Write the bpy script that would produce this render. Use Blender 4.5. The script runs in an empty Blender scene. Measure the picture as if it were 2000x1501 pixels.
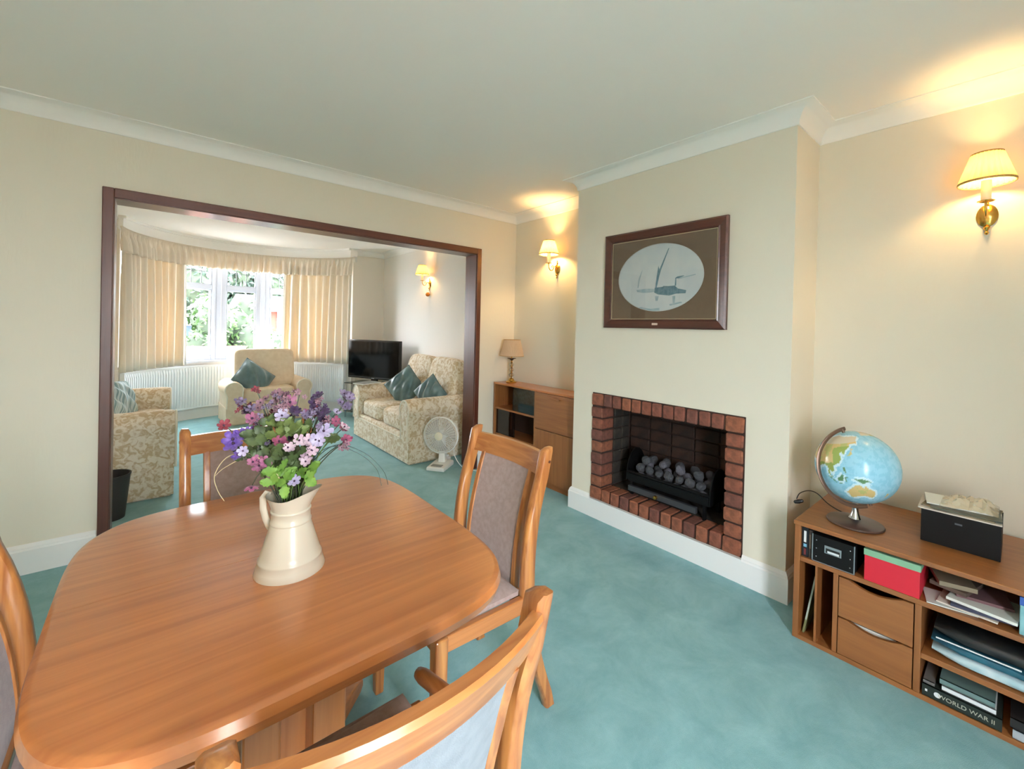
import bpy, bmesh, math, random
from mathutils import Vector, Matrix
random.seed(7)
PI = math.pi; R_ = math.radians
SC = bpy.context.scene
COL = SC.collection

# ------------------------------------------------------------------ camera
cam_d = bpy.data.cameras.new('camera'); cam = bpy.data.objects.new('camera', cam_d); COL.objects.link(cam)
CAM = Vector((0.6368, -3.2853, 1.3078)); FPX, PPX, PPY = 841.0088, 1022.0267, 645.9634
_yaw, _pit, _rol = -0.7088, -0.0073, 0.0236
_rt = Vector((math.cos(_yaw), math.sin(_yaw), 0)); _fw = Vector((-math.sin(_yaw), math.cos(_yaw), 0)); _up = Vector((0, 0, 1))
_f2 = _fw * math.cos(_pit) + _up * math.sin(_pit); _u2 = -_fw * math.sin(_pit) + _up * math.cos(_pit)
CR = _rt * math.cos(_rol) + _u2 * math.sin(_rol); CU = -_rt * math.sin(_rol) + _u2 * math.cos(_rol); CF = _f2
M = Matrix((CR, CU, -CF)).transposed().to_4x4(); M.translation = CAM
cam.matrix_world = M
cam_d.sensor_fit = 'HORIZONTAL'; cam_d.sensor_width = 36; cam_d.lens = FPX / 2000 * 36
cam_d.shift_x = -(PPX - 1000) / 2000; cam_d.shift_y = -(750.5 - PPY) / 2000
cam_d.clip_start = 0.02; cam_d.clip_end = 200
SC.camera = cam

def ray(u, v): return CF + CR * ((u - PPX) / FPX) - CU * ((v - PPY) / FPX)
def at_depth(u, v, t): return CAM + ray(u, v) * t
def at_y(u, v, y): d = ray(u, v); return CAM + d * ((y - CAM.y) / d.y)

# ------------------------------------------------------------------ world, exposure
W = bpy.data.worlds.new('overcast_sky'); SC.world = W; W.use_nodes = True
wn = W.node_tree; wn.nodes.clear()
wo = wn.nodes.new('ShaderNodeOutputWorld'); wb = wn.nodes.new('ShaderNodeBackground')
wt = wn.nodes.new('ShaderNodeTexCoord'); ws = wn.nodes.new('ShaderNodeSeparateXYZ'); wr = wn.nodes.new('ShaderNodeValToRGB')
wn.links.new(wt.outputs['Generated'], ws.inputs[0]); wn.links.new(ws.outputs['Z'], wr.inputs[0])
wr.color_ramp.elements[0].position = 0.0; wr.color_ramp.elements[0].color = (0.95, 0.86, 0.915, 1)
wr.color_ramp.elements[1].position = 1.0; wr.color_ramp.elements[1].color = (1.055, 0.952, 1.015, 1)
wn.links.new(wr.outputs[0], wb.inputs['Color']); wn.links.new(wb.outputs[0], wo.inputs['Surface'])
wb.inputs['Strength'].default_value = 37.0
SC.view_settings.view_transform = 'Standard'; SC.view_settings.look = 'None'; SC.view_settings.gamma = 1
SC.view_settings.use_curve_mapping = False
SC.view_settings.exposure = 0.66
LAMP_W = 6.0
try:
    SC.cycles.use_denoising = True
    SC.cycles.max_bounces = 18; SC.cycles.diffuse_bounces = 14; SC.cycles.transparent_max_bounces = 16
    SC.cycles.sample_clamp_indirect = 6.0; SC.cycles.caustics_reflective = False; SC.cycles.caustics_refractive = False
except Exception: pass

# ------------------------------------------------------------------ materials
def lin(c):
    r = []
    for x in c[:3]:
        x /= 255.0
        r.append(x / 12.92 if x <= 0.04045 else ((x + 0.055) / 1.055) ** 2.4)
    return (r[0], r[1], r[2], 1.0)
MATS = {}
def mat(name, col, rough=0.6, col2=None, vscale=6.0, stretch=(1, 1, 1), contrast=(0.35, 0.65), bump=0.0, bscale=200.0, bstretch=(1, 1, 1),
        metal=0.0, spec=0.5, coat=0.0, coat_rough=0.1, trans=0.0, sheen=0.0, detail=3.0, coord='Object', nrough=0.5, emit=None, estr=0.0, alpha=1.0, distort=0.0):
    if name in MATS: return MATS[name]
    m = bpy.data.materials.new(name); m.use_nodes = True; nt = m.node_tree; b = nt.nodes['Principled BSDF']
    b.inputs['Base Color'].default_value = lin(col); b.inputs['Roughness'].default_value = rough
    b.inputs['Metallic'].default_value = metal; b.inputs['Specular IOR Level'].default_value = spec
    b.inputs['Coat Weight'].default_value = coat; b.inputs['Coat Roughness'].default_value = coat_rough
    b.inputs['Transmission Weight'].default_value = trans; b.inputs['Sheen Weight'].default_value = sheen
    b.inputs['Alpha'].default_value = alpha
    if emit: b.inputs['Emission Color'].default_value = lin(emit); b.inputs['Emission Strength'].default_value = estr
    tc = nt.nodes.new('ShaderNodeTexCoord')
    if col2 is not None:
        mp = nt.nodes.new('ShaderNodeMapping'); mp.inputs['Scale'].default_value = stretch
        nz = nt.nodes.new('ShaderNodeTexNoise'); nz.inputs['Scale'].default_value = vscale; nz.inputs['Detail'].default_value = detail
        nz.inputs['Distortion'].default_value = distort; nz.inputs['Roughness'].default_value = nrough
        rp = nt.nodes.new('ShaderNodeValToRGB'); rp.color_ramp.elements[0].position = contrast[0]; rp.color_ramp.elements[1].position = contrast[1]
        rp.color_ramp.elements[0].color = lin(col); rp.color_ramp.elements[1].color = lin(col2)
        nt.links.new(tc.outputs[coord], mp.inputs[0]); nt.links.new(mp.outputs[0], nz.inputs['Vector'])
        nt.links.new(nz.outputs['Fac'], rp.inputs[0]); nt.links.new(rp.outputs[0], b.inputs['Base Color'])
    if bump:
        mp2 = nt.nodes.new('ShaderNodeMapping'); mp2.inputs['Scale'].default_value = bstretch
        nb = nt.nodes.new('ShaderNodeTexNoise'); nb.inputs['Scale'].default_value = bscale; nb.inputs['Detail'].default_value = 2
        bp = nt.nodes.new('ShaderNodeBump'); bp.inputs['Strength'].default_value = bump; bp.inputs['Distance'].default_value = 0.004
        nt.links.new(tc.outputs[coord], mp2.inputs[0]); nt.links.new(mp2.outputs[0], nb.inputs['Vector'])
        nt.links.new(nb.outputs['Fac'], bp.inputs['Height']); nt.links.new(bp.outputs[0], b.inputs['Normal'])
    MATS[name] = m
    return m
def wood(name, c1, c2, axis=0, rough=0.32, coat=0.35, scale=1.6):
    st = [26, 26, 26]; st[axis] = 1.3
    return mat(name, c1, rough, c2, vscale=scale, stretch=tuple(st), contrast=(0.3, 0.7), coat=coat, coat_rough=0.16, detail=5, distort=0.6, bump=0.04, bscale=3, bstretch=tuple(st))
def translucent(name, col, col2=None, mixf=0.5, vscale=30, stretch=(1, 1, 1), rough=0.9):
    m = bpy.data.materials.new(name); m.use_nodes = True; nt = m.node_tree; nt.nodes.clear()
    o = nt.nodes.new('ShaderNodeOutputMaterial'); mx = nt.nodes.new('ShaderNodeMixShader'); mx.inputs[0].default_value = mixf
    d = nt.nodes.new('ShaderNodeBsdfDiffuse'); t = nt.nodes.new('ShaderNodeBsdfTranslucent')
    d.inputs[0].default_value = lin(col); t.inputs[0].default_value = lin(col2 or col)
    nt.links.new(d.outputs[0], mx.inputs[1]); nt.links.new(t.outputs[0], mx.inputs[2]); nt.links.new(mx.outputs[0], o.inputs[0])
    MATS[name] = m; return m
def thin_glass(name, tint=(235, 245, 245), refl=0.5, rough=0.0):
    m = bpy.data.materials.new(name); m.use_nodes = True; nt = m.node_tree; nt.nodes.clear()
    o = nt.nodes.new('ShaderNodeOutputMaterial'); mx = nt.nodes.new('ShaderNodeMixShader')
    g = nt.nodes.new('ShaderNodeBsdfGlossy'); t = nt.nodes.new('ShaderNodeBsdfTransparent'); lw = nt.nodes.new('ShaderNodeLayerWeight')
    pw = nt.nodes.new('ShaderNodeMath'); pw.operation = 'POWER'; pw.inputs[1].default_value = 5.0
    mul = nt.nodes.new('ShaderNodeMath'); mul.operation = 'MULTIPLY_ADD'; mul.inputs[1].default_value = 0.9 * refl; mul.inputs[2].default_value = 0.045 * refl
    lw.inputs[0].default_value = 0.5; g.inputs['Roughness'].default_value = rough; t.inputs[0].default_value = lin(tint)
    nt.links.new(lw.outputs['Facing'], pw.inputs[0]); nt.links.new(pw.outputs[0], mul.inputs[0]); nt.links.new(mul.outputs[0], mx.inputs[0])
    nt.links.new(t.outputs[0], mx.inputs[1]); nt.links.new(g.outputs[0], mx.inputs[2]); nt.links.new(mx.outputs[0], o.inputs[0])
    MATS[name] = m; return m

WALL = mat('wall_paper_cream', (229, 222, 206), 0.75, bump=0.18, bscale=90, bstretch=(1, 1, 0.22), spec=0.25)
WALLF = mat('front_room_offwhite', (233, 231, 227), 0.75, bump=0.12, bscale=90, bstretch=(1, 1, 0.22), spec=0.25)
WALLF2 = mat('front_room_beige', (228, 222, 210), 0.75, bump=0.12, bscale=90, spec=0.25)
CEIL = mat('ceiling_paint', (247, 244, 239), 0.8, spec=0.2)
COVE = mat('coving_paint', (246, 245, 242), 0.6, spec=0.3)
GLOSSW = mat('white_gloss_paint', (236, 236, 236), 0.3, spec=0.5)
CARPET = mat('teal_carpet', (100, 151, 157), 0.95, (140, 187, 193), vscale=5.0, contrast=(0.25, 0.75), detail=12, nrough=0.72, bump=0.5, bscale=420, spec=0.1, sheen=0.25, distort=0.4)
MAHO = wood('dark_mahogany_x', (74, 36, 26), (92, 48, 34), 0, 0.35, 0.3)
MAHOZ = wood('dark_mahogany_z', (74, 36, 26), (92, 48, 34), 2, 0.35, 0.3)
UPVC = mat('upvc_shade_toned', (198, 204, 216), 0.35)  # white plastic greyed: the frames' backlit shade is put into the colour
TEAKX = wood('teak_x', (164, 98, 50), (188, 120, 66), 0, 0.3, 0.5)
TABLEX = wood('table_teak_x', (158, 92, 46), (184, 116, 62), 0, 0.34, 0.85)
TABLEX.node_tree.nodes['Principled BSDF'].inputs['Coat Roughness'].default_value = 0.2
TEAKY = wood('teak_y', (164, 98, 50), (188, 120, 66), 1, 0.3, 0.5)
TEAKZ = wood('teak_z', (164, 98, 50), (188, 120, 66), 2, 0.3, 0.5)
CABX = wood('cabinet_teak_x', (132, 82, 44), (156, 100, 54), 0, 0.4, 0.25)
CABY = wood('cabinet_teak_y', (132, 82, 44), (156, 100, 54), 1, 0.4, 0.25)
CABZ = wood('cabinet_teak_z', (132, 82, 44), (156, 100, 54), 2, 0.4, 0.25)
CHX = wood('chair_teak_x', (146, 86, 42), (182, 122, 68), 0, 0.3, 0.5, 2.2)
CHY = wood('chair_teak_y', (140, 80, 40), (178, 116, 64), 1, 0.3, 0.5, 2.2)
CHZ = wood('chair_teak_z', (138, 78, 38), (190, 130, 72), 2, 0.3, 0.5, 2.2)
MAUVE = mat('mauve_weave', (150, 130, 124), 0.9, (162, 142, 136), vscale=60, bump=0.25, bscale=600, sheen=0.3, spec=0.15)
BACKCLOTH = mat('pale_back_cloth', (122, 128, 134), 0.95, (130, 136, 142), vscale=40, bump=0.3, bscale=500, spec=0.1)
BRASS = mat('polished_brass', (214, 168, 84), 0.22, metal=1.0)
BLACK = mat('black_plastic', (18, 18, 19), 0.4)
DARK = mat('black_card', (13, 13, 14), 0.6, spec=0.25)
SOOT = mat('sooty_brick', (58, 50, 42), 0.95, (40, 36, 32), vscale=14, bump=0.3, bscale=60)
SOOTR = mat('sooty_red_brick', (58, 36, 26), 0.95, (36, 24, 20), vscale=9, bump=0.3, bscale=60)
BRICKS = [mat('brick_red_%d' % i, c, 0.85, tuple(int(x * 0.8) for x in c), vscale=40, bump=0.5, bscale=160) for i, c in enumerate([(140, 82, 62), (148, 88, 64), (132, 78, 62), (128, 76, 60), (152, 92, 66), (122, 74, 62)])]
MORTAR = mat('dark_mortar', (62, 42, 34), 0.95)
DAMASK = mat('damask_cream', (230, 220, 202), 0.8, (200, 178, 144), vscale=24, contrast=(0.44, 0.58), detail=5, bump=0.2, bscale=160, sheen=0.2, spec=0.2, distort=1.2)
TANFAB = mat('tan_cover', (214, 196, 170), 0.9, (222, 206, 182), vscale=20, bump=0.25, bscale=400, spec=0.15)
CREAMTRIM = mat('cream_piping', (232, 226, 210), 0.8)
TEALCUSH = mat('teal_satin', (78, 106, 110), 0.38, (98, 126, 130), vscale=9, sheen=0.4)
STRIPE = mat('pale_stripe_cloth', (196, 212, 214), 0.8, (132, 160, 166), vscale=1.0, stretch=(60, 0.1, 0.1), contrast=(0.48, 0.52))
CURT = translucent('curtain_cream', (238, 230, 216), (218, 198, 160), 0.15)
VALF = translucent('valance_cream', (238, 229, 215), (230, 214, 188), 0.13)
LININGW = mat('curtain_lining_white', (232, 230, 226), 0.85)
SHADE_M = translucent('lampshade_pleat', (226, 206, 156), (214, 180, 116), 0.30)
SHADE_OFF = translucent('lampshade_peach', (222, 198, 172), (232, 204, 170), 0.35)
IVORY = mat('ivory_plastic', (238, 228, 204), 0.45)
WHITEP = mat('white_plastic', (238, 238, 234), 0.35)
PANE = thin_glass('window_glass', (236, 244, 244), 0.5)
CLEAR = thin_glass('clear_glass', (250, 250, 250), 0.9)
CHROME = mat('chrome', (205, 208, 212), 0.15, metal=1.0)
ENAMEL = mat('cream_enamel', (198, 191, 172), 0.28, (204, 197, 180), vscale=5, coat=0.3)
BULBM = mat('warm_bulb', (255, 220, 160), 0.5, emit=(255, 205, 130), estr=8.0)

# ------------------------------------------------------------------ mesh helpers
class MB:
    def __init__(s): s.v = []; s.f = []
    def add(s, vs, fs, M=None):
        n = len(s.v)
        s.v += [tuple(M @ Vector(p)) if M else tuple(p) for p in vs]
        s.f += [tuple(i + n for i in f) for f in fs]
        return s
    def box(s, x0, x1, y0, y1, z0, z1, M=None):
        if x0 > x1: x0, x1 = x1, x0
        if y0 > y1: y0, y1 = y1, y0
        vs = [(x0, y0, z0), (x1, y0, z0), (x1, y1, z0), (x0, y1, z0), (x0, y0, z1), (x1, y0, z1), (x1, y1, z1), (x0, y1, z1)]
        return s.add(vs, [(3, 2, 1, 0), (4, 5, 6, 7), (0, 1, 5, 4), (1, 2, 6, 5), (2, 3, 7, 6), (3, 0, 4, 7)], M)
    def loft(s, rings, closed=True, caps=True, M=None):
        n = len(rings[0]); vs = [p for r in rings for p in r]; fs = []
        for i in range(len(rings) - 1):
            for j in range(n if closed else n - 1):
                k = (j + 1) % n
                fs.append((i * n + j, i * n + k, (i + 1) * n + k, (i + 1) * n + j))
        if caps and closed:
            fs.append(tuple(range(n - 1, -1, -1))); b = (len(rings) - 1) * n; fs.append(tuple(b + j for j in range(n)))
        return s.add(vs, fs, M)
    def lathe(s, prof, c=(0, 0, 0), n=24, M=None, wob=None):
        rings = []
        for (r, z) in prof:
            rings.append([(c[0] + r * (1 + (wob(j / n) if wob else 0)) * math.cos(2 * PI * j / n), c[1] + r * (1 + (wob(j / n) if wob else 0)) * math.sin(2 * PI * j / n), c[2] + z) for j in range(n)])
        return s.loft(rings, True, True, M)
    def hoop(s, prof, c=(0, 0, 0), n=24):
        prof = list(prof) + [prof[0]]
        return s.loft([[(c[0] + r * math.cos(2 * PI * j / n), c[1] + r * math.sin(2 * PI * j / n), c[2] + z) for j in range(n)] for (r, z) in prof], True, False)
    def tube(s, path, r, n=8, M=None, sx=1.0, caps=True):
        P = [Vector(p) for p in path]; rr = r if isinstance(r, (list, tuple)) else [r] * len(P)
        rings = []; prev = None
        for i, p in enumerate(P):
            t = (P[min(i + 1, len(P) - 1)] - P[max(i - 1, 0)])
            if t.length < 1e-9: t = Vector((0, 0, 1))
            t.normalize()
            if prev is None:
                a = Vector((0, 0, 1)) if abs(t.z) < 0.9 else Vector((1, 0, 0))
                u = t.cross(a).normalized()
            else:
                u = (prev - t * prev.dot(t)); u = u.normalized() if u.length > 1e-6 else t.orthogonal().normalized()
            w = t.cross(u); prev = u
            rings.append([tuple(p + (u * math.cos(2 * PI * j / n) * sx + w * math.sin(2 * PI * j / n)) * rr[i]) for j in range(n)])
        return s.loft(rings, True, caps, M)
    def grid(s, fn, nu, nv, M=None, wrap=False):
        vs = [fn(i / nu, j / nv) for i in range(nu + 1) for j in range(nv + 1)]; fs = []
        for i in range(nu):
            for j in range(nv):
                a = i * (nv + 1) + j; fs.append((a, a + nv + 1, a + nv + 2, a + 1))
        return s.add(vs, fs, M)
    def prism(s, poly, axis, a, b, M=None):
        def P(p, t): return {0: (t, p[0], p[1]), 1: (p[0], t, p[1]), 2: (p[0], p[1], t)}[axis]
        return s.loft([[P(p, a) for p in poly], [P(p, b) for p in poly]], True, True, M)
    def sweep(s, path, prof, closed=False):
        """path: 2-D points, interior on the left; prof: (offset inward, z) points."""
        n = len(path); rings = []
        for i in range(n):
            p = Vector(path[i])
            dirs = []
            if closed or i > 0: dirs.append((p - Vector(path[i - 1])).normalized())
            if closed or i < n - 1: dirs.append((Vector(path[(i + 1) % n]) - p).normalized())
            ns = [Vector((-d.y, d.x)) for d in dirs]
            if len(ns) == 2:
                b = ns[0] + ns[1]; b = b / max(1e-6, (1 + ns[0].dot(ns[1])))
            else: b = ns[0]
            rings.append([(p.x + b.x * o, p.y + b.y * o, z) for (o, z) in prof])
        if closed: rings.append(rings[0])
        return s.loft(rings, True, not closed)
def total_loc(o):
    v = Vector((0, 0, 0))
    while o is not None: v += o.location; o = o.parent
    return v
def obj(name, mb, m, parent=None, smooth=False, bevel=0.0, bseg=2, sub=0, local=False, angle=40, loc=None):
    me = bpy.data.meshes.new(name)
    off = Vector((0, 0, 0))
    if parent is not None and not local: off = total_loc(parent)
    if loc is not None: off = off + Vector(loc)
    me.from_pydata([(p[0] - off.x, p[1] - off.y, p[2] - off.z) for p in mb.v], [], mb.f)
    bm = bmesh.new(); bm.from_mesh(me); bmesh.ops.recalc_face_normals(bm, faces=bm.faces); bm.to_mesh(me); bm.free()
    if m is not None: me.materials.append(m)
    if smooth:
        for p in me.polygons: p.use_smooth = True
        if angle < 180: me.set_sharp_from_angle(angle=R_(angle))
    o = bpy.data.objects.new(name, me); COL.objects.link(o)
    if parent is not None: o.parent = parent
    if loc is not None: o.location = Vector(loc)
    if bevel:
        b = o.modifiers.new('bevel', 'BEVEL'); b.width = bevel; b.segments = bseg; b.limit_method = 'ANGLE'; b.angle_limit = R_(35)
    if sub:
        sm = o.modifiers.new('sub', 'SUBSURF'); sm.levels = sub; sm.render_levels = sub
    return o
def tag(o, label, cat, group=None):
    o['label'] = label; o['category'] = cat
    if group: o['group'] = group
    return o
def thing(name, label, cat, loc=(0, 0, 0), rotz=0.0, group=None):
    o = bpy.data.objects.new(name, None); COL.objects.link(o); o.location = loc; o.rotation_euler = (0, 0, rotz)
    o.empty_display_size = 0.1
    return tag(o, label, cat, group)
def struct(name, mb, m, **k):
    o = obj(name, mb, m, **k); o['kind'] = 'structure'; return o
def copy_tree(o, parent=None):
    c = o.copy(); COL.objects.link(c)
    if parent is not None: c.parent = parent
    for ch in [x for x in o.children]: copy_tree(ch, c)
    return c
def share(src, name, parent, loc, rot=(0, 0, 0), scale=(1, 1, 1), m=None):
    o = bpy.data.objects.new(name, src if isinstance(src, bpy.types.Mesh) else src.data); COL.objects.link(o)
    o.parent = parent; o.location = loc; o.rotation_euler = rot; o.scale = scale
    if m is not None:
        if o.data.materials: o.material_slots[0].link = 'OBJECT'; o.material_slots[0].material = m
    return o
def text_mesh(name, body, size, m, parent, Mx, depth=0.0004):
    cu = bpy.data.curves.new(name, 'FONT'); cu.body = body; cu.size = size; cu.extrude = depth; cu.align_x = 'CENTER'; cu.align_y = 'CENTER'
    t = bpy.data.objects.new(name + '_tmp', cu); COL.objects.link(t)
    dg = bpy.context.evaluated_depsgraph_get(); me = bpy.data.meshes.new_from_object(t.evaluated_get(dg))
    bpy.data.objects.remove(t, do_unlink=True); bpy.data.curves.remove(cu)
    me.transform(Mx); me.materials.clear(); me.materials.append(m)
    o = bpy.data.objects.new(name, me); COL.objects.link(o); o.parent = parent
    return o
# ================================================================== SETTING
H = 2.40; XL, XR, XC, YA, YB, YBACK = -0.45, 3.333, 2.989, -1.1327, -2.5476, -4.3
BC = (1.6, 2.642)                                   # centre of the bow of the bay
def bay(a, r, z): return (BC[0] + r * math.sin(R_(a)), BC[1] + r * math.cos(R_(a)), z)
def arc_ring(mb, a0, a1, r0, r1, z0, z1, n=40):
    rings = []
    for i in range(n + 1):
        a = a0 + (a1 - a0) * i / n
        rings.append([bay(a, r0, z0), bay(a, r1, z0), bay(a, r1, z1), bay(a, r0, z1)])
    return mb.loft(rings)
fl_o = struct('floor', MB().box(-0.6, 3.5, -4.5, 4.2, -0.12, 0.0), CARPET)
struct('ceiling', MB().box(-0.6, 3.5, -4.5, 4.25, H, H + 0.12), CEIL)
OX0, OX1, OZ = 0.440, 2.890, 1.992                   # structural opening between the rooms
struct('wall_partition', MB().box(XL, OX0, 0, 0.16, 0, H).box(OX1, XR, 0, 0.16, 0, H).box(OX0, OX1, 0, 0.16, OZ, H), WALL)
struct('wall_right', MB().box(XR, XR + 0.12, -4.42, 0.08, 0, H), WALL)
struct('wall_right_front', MB().box(XR, XR + 0.12, 0.08, 3.45, 0, H), WALLF)
struct('wall_left', MB().box(XL - 0.12, XL, -4.42, 3.45, 0, H), WALL)
BW = (0.50, 1.12, 0.06, 2.06)                        # garden window behind the viewer
struct('wall_back', MB().box(XL, BW[0], YBACK - 0.12, YBACK, 0, H).box(BW[1], XR, YBACK - 0.12, YBACK, 0, H).box(BW[0], BW[1], YBACK - 0.12, YBACK, 0, BW[2]).box(BW[0], BW[1], YBACK - 0.12, YBACK, BW[3], H), WALL)
fy0, fy1, fz0, fz1 = -2.3451, -1.3128, 0.13, 0.8686   # fireplace hole
struct('wall_chimney_breast', MB().box(XC, XR, fy1, YA, 0, H).box(XC, XR, YB, fy0, 0, H).box(XC, XR, fy0, fy1, fz1, H).box(XC, XR, fy0, fy1, 0, fz0), WALL)
struct('wall_front', MB().box(2.86, XR, 3.2, 3.45, 0, H).box(XL, 0.34, 3.2, 3.45, 0, H), WALLF2)
mb = MB(); arc_ring(mb, -67, 67, 1.36, 1.60, 0, 0.74); arc_ring(mb, -67, 67, 1.40, 1.60, 2.22, H); struct('wall_bay', mb, WALLF)

# coving
def cove_prof(p=0.0857, zb=2.32, n=10):
    pr = [(0, H), (0, zb), (0.007, zb)]
    for i in range(n + 1):
        t = PI - (PI / 2) * i / n
        pr.append((p + 0.077 * math.cos(t), zb + 0.003 + 0.072 * math.sin(t)))
    return pr + [(p, H)]
dining = [(XL, YBACK), (XR, YBACK), (XR, YB), (XC, YB), (XC, YA), (XR, YA), (XR, 0), (XL, 0)]
struct('trim_1', MB().sweep(dining, cove_prof(), True), COVE, smooth=True, angle=30)
front = [(0.34, 3.2), (XL, 3.2), (XL, 0.16), (XR, 0.16), (XR, 3.2), (2.80, 3.2)]
struct('trim_2', MB().sweep(front, cove_prof()), COVE, smooth=True, angle=30)
mb = MB(); arc_ring(mb, -75, 69, 1.27, 1.31, 2.265, 2.372); arc_ring(mb, -75, 69, 1.245, 1.31, 2.372, 2.399); arc_ring(mb, -75, 69, 1.258, 1.31, 2.255, 2.268); arc_ring(mb, -68, 68, 1.31, 1.41, 2.30, 2.399)
struct('trim_3', mb, COVE)

# skirting boards
SK = [(0, 0), (0.018, 0), (0.018, 0.120), (0.014, 0.128), (0.014, 0.134), (0.008, 0.144), (0.004, 0.150), (0, 0.150)]
SKLOW = [(0, 0), (0.018, 0), (0.018, 0.128), (0, 0.128)]
struct('baseboard_partition', MB().sweep([(OX0 - 0.03, 0), (XL, 0)], SK).sweep([(XR, 0), (OX1 + 0.03, 0)], SK), GLOSSW)
struct('baseboard_chimney', MB().sweep([(XR, YB), (XC, YB), (XC, fy0)], SK).sweep([(XC, fy0), (XC, fy1)], SKLOW).sweep([(XC, fy1), (XC, YA), (XR, YA)], SK), GLOSSW)
struct('baseboard_right', MB().sweep([(XR, YBACK), (XR, YB)], SK).sweep([(XR, YA), (XR, 0)], SK), GLOSSW)
struct('baseboard_left', MB().sweep([(XL, 0), (XL, YBACK)], SK), GLOSSW)
struct('baseboard_back', MB().sweep([(XL, YBACK), (XR, YBACK)], SK), GLOSSW)
struct('baseboard_front', MB().sweep([(0.34, 3.2), (XL, 3.2), (XL, 0.16), (OX0 - 0.03, 0.16)], SK).sweep([(OX1 + 0.03, 0.16), (XR, 0.16), (XR, 3.2), (2.84, 3.2)], SK), GLOSSW)
mb = MB(); arc_ring(mb, -65, 65, 1.342, 1.362, 0, 0.118); arc_ring(mb, -65, 65, 1.349, 1.362, 0.118, 0.132); struct('baseboard_bay', mb, GLOSSW)

# wooden lining and architrave of the wide opening
tr = bpy.data.objects.new('trim_4', None); COL.objects.link(tr); tr.location = (1.665, 0.08, 0); tr['kind'] = 'structure'
lx0, lx1, lz = 0.465, 2.865, 1.966
obj('jamb_lining', MB().box(OX0, lx0, -0.006, 0.168, 0, lz), MAHOZ, tr, bevel=0.002)
obj('jamb_lining', MB().box(lx1, OX1, -0.006, 0.168, 0, lz), MAHOZ, tr, bevel=0.002)
obj('head_lining', MB().box(OX0, OX1, -0.006, 0.168, lz, OZ), MAHO, tr, bevel=0.002)
ax0, ax1, az = 0.4139, 2.9159, 2.0225
for (ya, yb) in ((-0.018, 0.0), (0.16, 0.178)):
    obj('architrave_upright', MB().box(ax0, lx0 - 0.004, ya, yb, 0, az), MAHOZ, tr, bevel=0.004)
    obj('architrave_upright', MB().box(lx1 + 0.004, ax1, ya, yb, 0, az), MAHOZ, tr, bevel=0.004)
    obj('architrave_head', MB().box(lx0 - 0.004, lx1 + 0.004, ya, yb, lz + 0.004, az), MAHO, tr, bevel=0.004)

# bay window ------------------------------------------------------
w1 = bpy.data.objects.new('window_1', None); COL.objects.link(w1); w1.location = (BC[0], BC[1] + 1.5, 0.765); w1['kind'] = 'structure'
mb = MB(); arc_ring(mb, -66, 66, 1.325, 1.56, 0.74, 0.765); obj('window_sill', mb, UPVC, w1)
mull = [-66, -53, -32, -11, 10, 31, 52, 66]; RW = 1.5; ZS, ZT = 0.765, 2.22
LEAD = mat('lead_strip', (70, 74, 78), 0.6, metal=0.3)
for i in range(len(mull) - 1):
    a0, a1 = mull[i], mull[i + 1]; p0 = Vector(bay(a0, RW, 0)); p1 = Vector(bay(a1, RW, 0)); L = (p1 - p0).length
    ux = (p1 - p0).normalized(); uy = Vector((0, 0, 1)).cross(ux)
    Mx = Matrix((ux, uy, Vector((0, 0, 1)))).transposed().to_4x4(); Mx.translation = p0
    fw = 0.092 if L > 0.4 else 0.07
    zt0, zt1 = 1.735, 1.80; zb = ZS + 0.05
    fr = MB()
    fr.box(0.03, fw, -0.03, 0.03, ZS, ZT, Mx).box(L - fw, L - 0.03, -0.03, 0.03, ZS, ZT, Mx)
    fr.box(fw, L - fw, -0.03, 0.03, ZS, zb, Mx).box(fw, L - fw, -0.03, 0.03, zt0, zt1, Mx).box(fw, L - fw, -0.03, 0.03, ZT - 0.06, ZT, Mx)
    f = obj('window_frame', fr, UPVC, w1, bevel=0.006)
    bd = MB()
    for (za, zc) in ((zb, zt0), (zt1, ZT - 0.06)):
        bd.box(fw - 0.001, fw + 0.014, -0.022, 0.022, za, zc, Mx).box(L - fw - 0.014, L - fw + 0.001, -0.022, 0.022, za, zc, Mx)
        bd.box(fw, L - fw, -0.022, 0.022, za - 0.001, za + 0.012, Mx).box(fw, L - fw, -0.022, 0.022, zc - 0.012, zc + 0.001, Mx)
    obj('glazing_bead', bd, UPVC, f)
    obj('pane', MB().box(fw + 0.005, L - fw - 0.005, -0.004, 0.004, zb + 0.005, zt0 - 0.005, Mx), PANE, w1)
    up = obj('pane', MB().box(fw + 0.005, L - fw - 0.005, -0.004, 0.004, zt1 + 0.005, ZT - 0.065, Mx), PANE, w1)
    ld = MB()
    for q in (1 / 3, 2 / 3):
        xx = fw + (L - 2 * fw) * q; ld.box(xx - 0.003, xx + 0.003, -0.007, 0.007, zt1 + 0.01, ZT - 0.07, Mx)
    ld.box(fw + 0.01, L - fw - 0.01, -0.0068, 0.0068, 1.975, 1.981, Mx)
    obj('lead_bar', ld, LEAD, up)
    if i > 0:
        q = bay(a0, RW, 0)
        obj('mullion', MB().box(-0.035, 0.035, -0.045, 0.045, ZS, ZT, Matrix.Translation(Vector((q[0], q[1], 0))) @ Matrix.Rotation(-R_(a0), 4, 'Z')), UPVC, w1, bevel=0.012)
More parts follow.
